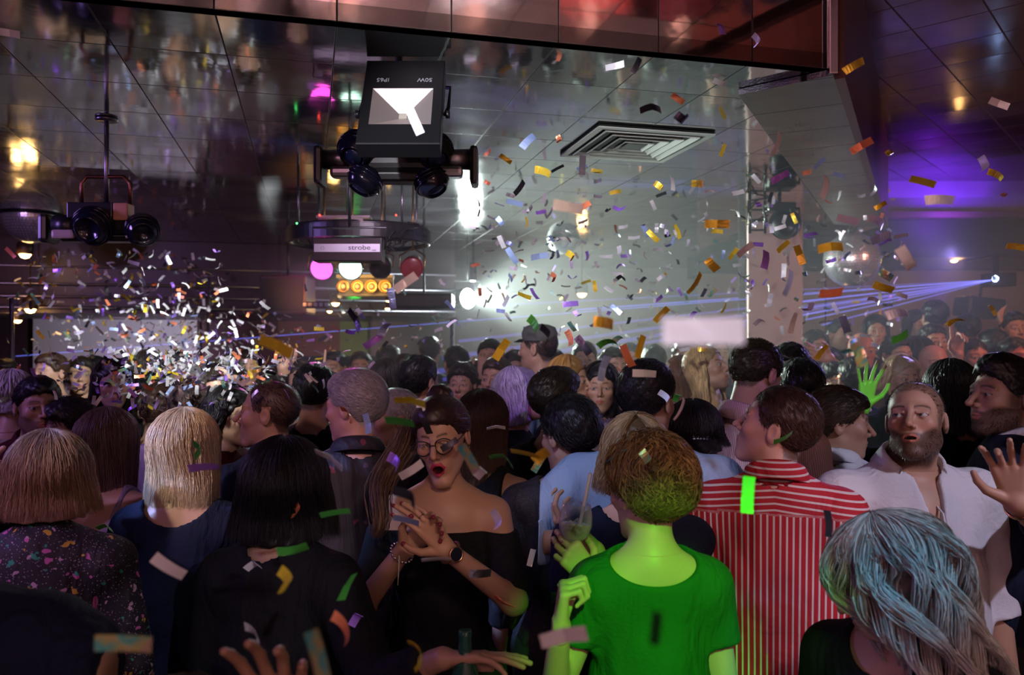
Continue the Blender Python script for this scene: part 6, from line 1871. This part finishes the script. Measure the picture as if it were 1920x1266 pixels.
# ------------------------------------------------------------------ confetti
def foil(name, col, metal=.85, rough=.28):
    m, nt, b = mat_new('foil_' + name); setp(b, color=col, metal=metal, rough=rough); N, L = nt.nodes, nt.links
    tc = N.new('ShaderNodeTexCoord'); n = N.new('ShaderNodeTexNoise'); n.inputs['Scale'].default_value = 70; L.new(tc.outputs['Object'], n.inputs['Vector'])
    bp = N.new('ShaderNodeBump'); bp.inputs['Strength'].default_value = .5; bp.inputs['Distance'].default_value = .003
    L.new(n.outputs['Fac'], bp.inputs['Height']); L.new(bp.outputs[0], b.inputs['Normal'])
    if name == 'holographic':
        g = N.new('ShaderNodeLayerWeight'); cr = N.new('ShaderNodeValToRGB'); e = cr.color_ramp
        e.elements[0].color = (.9, .2, .8, 1); e.elements[1].color = (.8, .9, 1, 1)
        for p_, c_ in ((.2, (.3, .3, 1)), (.4, (.2, .9, .8)), (.6, (.9, .85, .3)), (.8, (1, .5, .7))):
            k = e.elements.new(p_); k.color = (*c_, 1)
        L.new(n.outputs['Fac'], g.inputs['Blend']) if False else None
        L.new(n.outputs['Fac'], cr.inputs[0]); L.new(cr.outputs[0], b.inputs['Base Color'])
    return m


FOIL = {'s': foil('silver', (.93, .93, .97), .25, .30), 'g': foil('gold', (1, .72, .06), .45, .30), 'p': foil('violet', (.50, .26, 1.0), .4, .3), 'b': foil('blue', (.45, .6, 1.0), .4, .3),
        'r': foil('copper', (1, .30, .14), .4, .3), 'h': foil('holographic', (.8, .8, .9), .7, .25), 'n': foil('green', (.10, .55, .08), .4, .4), 'k': foil('dark', (.10, .10, .13), .8, .3), 'w': foil('white', (.85, .85, .85), .1, .4)}  # dark foil: shade on the strips put into their colour
FN = {'s': 'silver', 'g': 'gold', 'p': 'violet', 'b': 'blue', 'r': 'copper', 'h': 'rainbow', 'n': 'green', 'k': 'dark', 'w': 'white'}
CONF = []
rng = np.random.default_rng(11)
for v in range(8):
    L_, W_ = .052, .0175
    nx = 9; bend = rng.normal(0, 1.2); tw = rng.normal(0, .5) if v else 0; kink = rng.uniform(-.8, .8) if v > 3 else 0
    if v == 0: bend = .25
    V = []; ang = 0; p = np.array([0.0, 0.0]); ce = []
    for i in range(nx):
        s = i / (nx - 1); ce.append((p.copy(), ang)); ang += bend / (nx - 1) + (kink if i == nx // 2 else 0)
        p = p + np.array([math.cos(ang), math.sin(ang)]) * L_ / (nx - 1)
    mid = ce[nx // 2][0]
    for top in (0, 1):
        for i, (q_, a_) in enumerate(ce):
            t = tw * (i / (nx - 1) - .5)
            for sy in (-1, 1):
                nrm_ = np.array([-math.sin(a_), 0, math.cos(a_)])
                V.append((q_[0] - mid[0] + nrm_[0] * .0002 * top * 2, sy * W_ / 2 * math.cos(t), q_[1] - mid[1] + sy * W_ / 2 * math.sin(t) + nrm_[2] * .0002 * top * 2))
    F = []
    for i in range(nx - 1):
        F.append((i * 2, i * 2 + 1, i * 2 + 3, i * 2 + 2)); o_ = nx * 2
        F.append((o_ + i * 2, o_ + i * 2 + 2, o_ + i * 2 + 3, o_ + i * 2 + 1))
        F.append((i * 2, i * 2 + 2, o_ + i * 2 + 2, o_ + i * 2)); F.append((i * 2 + 1, o_ + i * 2 + 1, o_ + i * 2 + 3, i * 2 + 3))
    F.append((0, o_, o_ + 1, 1)); F.append((nx * 2 - 2, nx * 2 - 1, o_ + nx * 2 - 1, o_ + nx * 2 - 2))
    me = bpy.data.meshes.new('confetti_strip'); me.from_pydata(V, [], F); me.update(); me.materials.append(None); CONF.append(me)

LAND = [(748, 190, 'the square floodlight'), (745, 310, 'the four-headed light'), (190, 425, 'the twin-headed light'), (60, 410, 'the half mirror ball'), (652, 465, 'the strobe bar'),
        (1597, 487, 'the hanging mirror ball'), (1862, 525, 'the laser projector'), (880, 560, 'the searchlight'), (1185, 268, 'the air outlet'), (1450, 560, 'the pink column'), (1472, 420, 'the column light'),
        (1716, 790, 'the bearded man in white'), (1456, 803, 'the red striped shirt wearer'), (1214, 922, 'the copper haired woman'), (1690, 1080, 'the aqua lit hair'), (828, 822, 'the woman in glasses'),
        (664, 764, 'the silver haired man'), (503, 776, 'the man in left profile'), (350, 848, 'the straight blond hair'), (92, 905, 'the floral blouse wearer'), (205, 835, 'the long brown hair'), (530, 915, 'the black haired woman'),
        (1066, 818, 'the lace dress wearer'), (1214, 752, 'the blue shirted man'), (1418, 705, 'the tall pink shirted man'), (1574, 795, 'the smiling man'), (1878, 744, 'the dark suited man'), (1076, 992, 'the cocktail glass'),
        (1008, 655, 'the flat cap wearer'), (1760, 365, 'the violet lit fascia'), (531, 673, 'the raised fist'), (683, 537, 'the blinder bar'), (220, 640, 'the white board'), (1090, 550, 'the hazy wall lamp'), (870, 1225, 'the bottle'), (1300, 350, 'the grey hazy ceiling'), (1760, 150, 'the dark right ceiling'), (430, 180, 'the reflecting left ceiling'), (1050, 60, 'the step of the ceiling')]
used = {}


def where(x, y):
    k = min(LAND, key=lambda l: (l[0] - x) ** 2 + (l[1] - y) ** 2); dx, dy = x - k[0], y - k[1]
    dist = math.hypot(dx, dy)
    v = 'above' if dy < 0 else 'below'; h = 'left' if dx < 0 else 'right'
    if dist < 28: t = 'before'
    elif abs(dx) < .4 * abs(dy): t = v
    elif abs(dy) < .4 * abs(dx): t = h + ' of'
    else: t = v + ' ' + h + ' of'
    far = 'close ' if 28 <= dist < 70 else ('well ' if dist > 140 else '')
    return far + t + ' ' + k[2]


def orient(ang, tilt, spin):
    """strip seen flat from the camera, long side turned ang degrees clockwise in the picture"""
    M = Matrix.Rotation(D2R(ang), 3, 'Y') @ Matrix.Rotation(D2R(90 + tilt), 3, 'X') @ Matrix.Rotation(D2R(spin), 3, 'Y')
    return M.to_euler()


NC = 0


def confetto(x, y, L, ang=0, col='s', tilt=0, spin=0, v=None, d=None):
    global NC
    d = d or min(7.5, 78.0 / L)
    if v is None: v = int(rng.integers(0, 8))
    o = bpy.data.objects.new('confetti_strip', CONF[v]); COL.objects.link(o)
    o.location = tuple(px(x, y, d)); o.rotation_euler = orient(ang, tilt, spin)
    o.material_slots[0].link = 'OBJECT'; o.material_slots[0].material = FOIL[col]
    a = ((ang + 90) % 180) - 90
    td = 'level' if abs(a) < 14 else ('upright' if abs(a) > 72 else ('leaning left' if a > 0 else 'leaning right'))
    sz = 'blurred' if L > 90 else ('large' if L > 48 else ('medium' if L > 26 else ('small' if L > 14 else 'tiny')))
    lb = '%s %s %s confetti, %s, %s' % (sz, FN[col], 'flat' if v == 0 else ('curled' if v < 4 else 'creased'), td, where(x, y))
    o['label'] = lb; o['category'] = 'confetti'; o['group'] = 'confetti strips falling through the hall'
    used.setdefault(lb, []).append(o); o['_y'] = y; NC += 1
    return o


HAND = [  # x, y, length, angle clockwise, colour, tilt
 (1318, 621, 150, 0, 'w', 0), (232, 1206, 100, 8, 'h', 10), (598, 1235, 105, 62, 'h', 20), (1057, 1191, 90, -14, 's', 10), (316, 1064, 68, 38, 'w', 0), (543, 1092, 72, 32, 'g', 10),
 (648, 1178, 72, 30, 'r', 30), (670, 1155, 46, -60, 'p', 10), (482, 1192, 66, 3, 's', 45), (182, 712, 6, 0, 's', 0), (1402, 928, 68, -84, 'n', 0), (1140, 606, 62, 2, 'g', 10), (1020, 850, 56, -42, 'g', 0), (1010, 868, 40, -60, 'h', 0),
 (906, 880, 52, -50, 'w', 0), (795, 758, 50, -8, 'w', 10), (745, 868, 55, 22, 'p', 10), (772, 882, 50, -25, 's', 20), (770, 930, 70, 10, 'k', 30), (935, 978, 50, 50, 's', 20), (880, 860, 60, 50, 'h', 20), (996, 1046, 32, -75, 's', 0),
 (902, 1076, 46, 6, 'k', 0), (945, 1131, 46, 30, 'r', 60), (818, 1048, 55, 4, 's', 60), (762, 975, 50, 10, 'b', 40), (843, 834, 36, -30, 'k', 10), (620, 858, 64, 10, 's', 55), (558, 960, 42, 40, 'r', 20), (628, 961, 56, -4, 'n', 50),
 (548, 1032, 58, -8, 'n', 30), (478, 1056, 46, -40, 's', 30), (655, 775, 44, -18, 'r', 60), (520, 648, 70, 24, 'g', 20), (376, 842, 50, 4, 'n', 30), (382, 875, 56, 2, 'p', 40), (1214, 862, 46, 48, 'h', 10), (1303, 825, 28, -4, 'b', 10), (1240, 1053, 42, -22, 'k', 60),
 (1276, 769, 46, -45, 's', 60), (1445, 748, 32, -50, 's', 40), (1470, 822, 42, -16, 'n', 50), (1718, 742, 32, -10, 's', 30), (1722, 720, 22, 20, 'p', 20), (1554, 982, 50, -80, 'k', 20), (1616, 680, 60, 70, 'h', 30), (1600, 660, 60, 62, 'h', 50),
 (1153, 124, 36, -6, 's', 0), (1194, 122, 34, -60, 'k', 20), (1272, 186, 32, 34, 'r', 20), (1284, 226, 50, 42, 'k', 10), (1222, 200, 46, -26, 'k', 50), (1422, 78, 36, 40, 'w', 55), (1352, 52, 36, -88, 'p', 10), (1603, 122, 44, -34, 'g', 10), (1578, 42, 30, -80, 'g', 30),
 (1350, 155, 30, 30, 'w', 40), (1355, 170, 22, -40, 'g', 20), (1615, 273, 42, -34, 'r', 10), (1670, 290, 26, 56, 'g', 10), (1762, 374, 54, -6, 's', 20), (1848, 312, 44, 50, 's', 50), (1870, 328, 36, 8, 'g', 40), (1885, 368, 22, 50, 'r', 20), (1872, 194, 38, 20, 's', 20),
 (1730, 340, 46, 2, 'g', 50), (1652, 385, 26, -30, 'g', 0), (1548, 350, 50, -58, 's', 30), (1517, 323, 26, 0, 'r', 0), (1536, 306, 26, -55, 'b', 20), (1462, 332, 38, -28, 'p', 20), (1418, 336, 22, 50, 'w', 30), (1423, 388, 26, 85, 'p', 10), (1418, 418, 20, -30, 's', 0), (1458, 270, 48, -55, 's', 50),
 (1650, 446, 44, -18, 'b', 10), (1590, 412, 40, 10, 's', 20), (1650, 416, 46, 6, 's', 40), (1558, 462, 50, -15, 'g', 20), (1500, 478, 38, 70, 'g', 30), (1468, 462, 30, -40, 'g', 20), (1436, 486, 42, -68, 'p', 10), (1340, 502, 48, 50, 'g', 10), (1304, 532, 46, -55, 'g', 50), (1396, 468, 38, -38, 's', 20),
 (1374, 476, 26, -50, 'g', 20), (1345, 420, 46, 0, 'g', 10), (1700, 486, 60, 55, 's', 20), (1688, 586, 52, -28, 's', 10), (1560, 550, 50, 2, 'r', 30), (1658, 540, 44, 20, 'g', 30), (1668, 520, 44, 30, 'h', 20), (1540, 660, 34, -60, 'g', 20), (1690, 632, 46, -14, 'n', 20), (1585, 610, 40, 70, 'b', 20),
 (1792, 600, 36, -65, 'g', 30), (1862, 582, 22, 55, 'g', 40), (1486, 606, 40, -75, 'w', 30), (1517, 582, 36, 88, 'w', 50), (1480, 530, 50, -65, 'b', 40), (1425, 600, 30, -60, 's', 20), (1256, 634, 1, 0, 's', 0), (1240, 590, 36, -50, 'g', 10), (1066, 388, 60, 4, 's', 30), (1070, 570, 30, -8, 'p', 10), (1012, 480, 34, -8, 'b', 20),
 (1075, 482, 36, 30, 'g', 20), (940, 418, 28, 50, 'b', 10), (960, 480, 34, 60, 'b', 20), (1042, 521, 30, 20, 'r', 30), (992, 262, 42, -52, 'b', 20), (948, 298, 26, 34, 'g', 10), (1022, 322, 42, 8, 'g', 30), (1050, 265, 28, 60, 'r', 20), (1092, 310, 36, -88, 'k', 0), (1093, 388, 32, -32, 'r', 10), (975, 352, 34, -42, 'k', 40), (965, 380, 32, 10, 'b', 40),
 (916, 344, 20, 30, 'r', 10), (1240, 352, 34, 34, 'g', 20), (1262, 344, 28, -80, 'w', 30), (1314, 345, 38, 5, 'g', 10), (1220, 315, 18, 2, 'r', 0), (1154, 360, 22, -10, 'g', 10), (1355, 282, 24, -70, 'g', 20), (1225, 385, 20, 65, 's', 10), (760, 530, 50, -35, 's', 10), (722, 612, 42, -80, 'b', 40), (700, 640, 40, -30, 'p', 20),
 (735, 560, 40, 80, 'b', 10), (668, 600, 50, 45, 'k', 40), (778, 228, 50, 66, 'w', 0), (826, 202, 26, 76, 'w', 0), (660, 188, 1, 0, 's', 0), (1094, 648, 44, 50, 'k', 10), (1005, 612, 50, 35, 'n', 30), (1030, 628, 50, 20, 'k', 40), (1070, 636, 36, 60, 'r', 30), (940, 655, 46, -60, 'g', 10), (1155, 580, 26, 40, 'b', 10), (1175, 590, 1, 0, 's', 0),
 (1140, 640, 44, -42, 'n', 40), (1158, 634, 34, -60, 'h', 20), (1176, 668, 46, 70, 'r', 30), (1200, 650, 44, -70, 'g', 30), (1130, 690, 50, -80, 'b', 30), (1208, 700, 44, 0, 's', 20), (1250, 745, 36, 30, 's', 20), (1270, 740, 34, -80, 'n', 0), (1320, 655, 26, 0, 'g', 0), (1340, 620, 1, 0, 's', 0),
 (770, 750, 60, 2, 'g', 50), (750, 790, 60, -12, 'n', 40), (690, 795, 40, 70, 'b', 20), (800, 800, 40, 80, 'k', 10), (930, 800, 36, -6, 'w', 60), (985, 850, 56, -12, 'g', 60), (945, 855, 56, -25, 'n', 60), (18, 62, 40, 10, 's', 20), (8, 920, 30, 10, 'n', 20), (200, 985, 40, -20, 'n', 50), (600, 1170, 36, 70, 's', 40),
 (790, 1225, 70, -2, 'g', 50), (610, 930, 20, 0, 's', 0), (650, 1100, 60, -80, 'n', 60), (820, 10, 30, 30, 'w', 20), (1090, 385, 30, 20, 's', 40), (1860, 480, 1, 0, 's', 0), (1905, 462, 36, 4, 'g', 30), (20, 474, 24, 50, 'r', 10)]
for (x, y, L, a_, c_, t_) in HAND:
    if L > 5: confetto(x, y, L, a_, c_, t_, rng.uniform(-20, 20), v=0 if L > 90 else None)
NH = NC
# the rest of those that show largest, scattered where the photo scatters them
def scatter(n, fx, fy, Lr, cols, seed):
    r = np.random.default_rng(seed); out = []
    for _ in range(n): out.append((fx(r), fy(r), r.uniform(*Lr), r.uniform(-90, 90), r.choice(list(cols)), r.uniform(-65, 65)))
    return out


rest = scatter(70, lambda r: r.uniform(900, 1520), lambda r: r.normal(480, 80), (15, 30), 'sssswwwgbbppkkhhg', 21)
rest += scatter(16, lambda r: r.uniform(1500, 1700), lambda r: r.normal(520, 70), (16, 28), 'sswwgbph', 22)
rest += scatter(14, lambda r: r.uniform(40, 380), lambda r: r.uniform(470, 640), (13, 22), 'swwgpphrk', 23)
rest += scatter(10, lambda r: r.uniform(450, 900), lambda r: r.uniform(560, 700), (14, 26), 'swgbpk', 24)
for q_ in rest[:max(0, 296 - NH)]:
    confetto(q_[0], min(q_[1], 700), q_[2], q_[3], q_[4], q_[5], rng.uniform(-40, 40))
for lb, os_ in used.items():
    if len(os_) == 2:
        os_.sort(key=lambda o: o['_y'])
        for o, w_ in zip(os_, ('higher one', 'lower one')): o['label'] = lb.replace(' confetti', ' confetti, ' + w_) if len(lb.split()) < 15 else lb
for os_ in used.values():
    for o in os_: del o['_y']
# the small ones beyond counting: one object
r = np.random.default_rng(31)
small = []
for _ in range(900):
    x = r.normal(340, 130); y = r.normal(668, 55) - .0 * x
    if x < 5 or x > 640 or y < 470 or y > 765: continue
    small.append((x, y, r.uniform(7.5, 15)))
for _ in range(260): small.append((r.uniform(30, 420), r.uniform(470, 600), r.uniform(9, 16)))
for _ in range(430): small.append((r.uniform(880, 1700), r.normal(500, 95), r.uniform(9, 18)))
for _ in range(80): small.append((r.uniform(450, 900), r.normal(640, 50), r.uniform(9, 15)))
Vs = []; Fs = []; Ms = []; n = 0
cols_ = ['s', 's', 's', 's', 'w', 'w', 'w', 'g', 'p', 'b', 'r', 'h', 'k', 'k']; slots = list(dict.fromkeys(cols_))
base = [(np.array([v_.co[:] for v_ in m.vertices]), [tuple(p.vertices) for p in m.polygons]) for m in CONF]
for (x, y, L) in small:
    d = 78 / L; v_, f_ = base[int(r.integers(0, 8))]
    R_ = np.array(orient(r.uniform(-90, 90), r.uniform(-75, 75), r.uniform(-60, 60)).to_matrix())
    v_ = v_ * (.72 if y > 640 and x < 700 else 1.0)
    Vs.append(v_ @ R_.T + px(x, y, min(6.6, max(2.9, d * r.uniform(.75, 1.0))) if y < 655 or x > 700 else r.uniform(2.7, 3.6))); Fs += [tuple(i + n for i in f) for f in f_]; n += len(v_)
    Ms += [slots.index(cols_[int(r.integers(0, len(cols_)))])] * len(f_)
me = bpy.data.meshes.new('confetti_shower'); me.from_pydata(np.concatenate(Vs), [], Fs); me.polygons.foreach_set('material_index', Ms); me.update()
o = link_mesh('confetti_shower', me, [FOIL[c_] for c_ in slots])
tag(o, 'dense glittering shower of tiny foil strips over the crowd, thickest at the left', 'confetti', kind='stuff')

# long tied hair of the woman in glasses, falling over her right shoulder
S = P['glasses']; r = np.random.default_rng(8); n = 260; k = 12
base_ = np.array(S['_toL'](px(770, 800, 2.36))); pts_ = [base_, S['_toL'](px(742, 850, 2.38)), S['_toL'](px(722, 905, 2.30)), S['_toL'](px(708, 955, 2.22)), S['_toL'](px(700, 1005, 2.20))]
tt = np.linspace(0, 1, k); ctrl = np.array([[np.interp(t, np.linspace(0, 1, 5), np.array(pts_)[:, c]) for c in range(3)] for t in tt])
off = r.normal(0, 1, (n, 1, 3)) * np.interp(tt, [0, .3, .8, 1], [.016, .014, .012, .006])[None, :, None]
off = off + .012 * np.sin(np.linspace(0, 9, k))[None, :, None] * np.array([1, .5, 0])
path = ctrl[None] + off + r.normal(0, .001, (n, k, 3))
V, Q = tubes(path, np.tile(np.interp(tt, [0, .2, .9, 1], [.8, 1, .8, .1]) * .0013, (n, 1)), 3)
c_ = np.repeat(np.array([.09, .05, .035]) + r.uniform(0, 1, (n, 1)) ** 2 * np.array([.25, .16, .11]), k * 3, axis=0)
link_mesh('ponytail', np_mesh('ponytail', V, Q, cols=c_), mat_vcol('hair'), S['_root'])
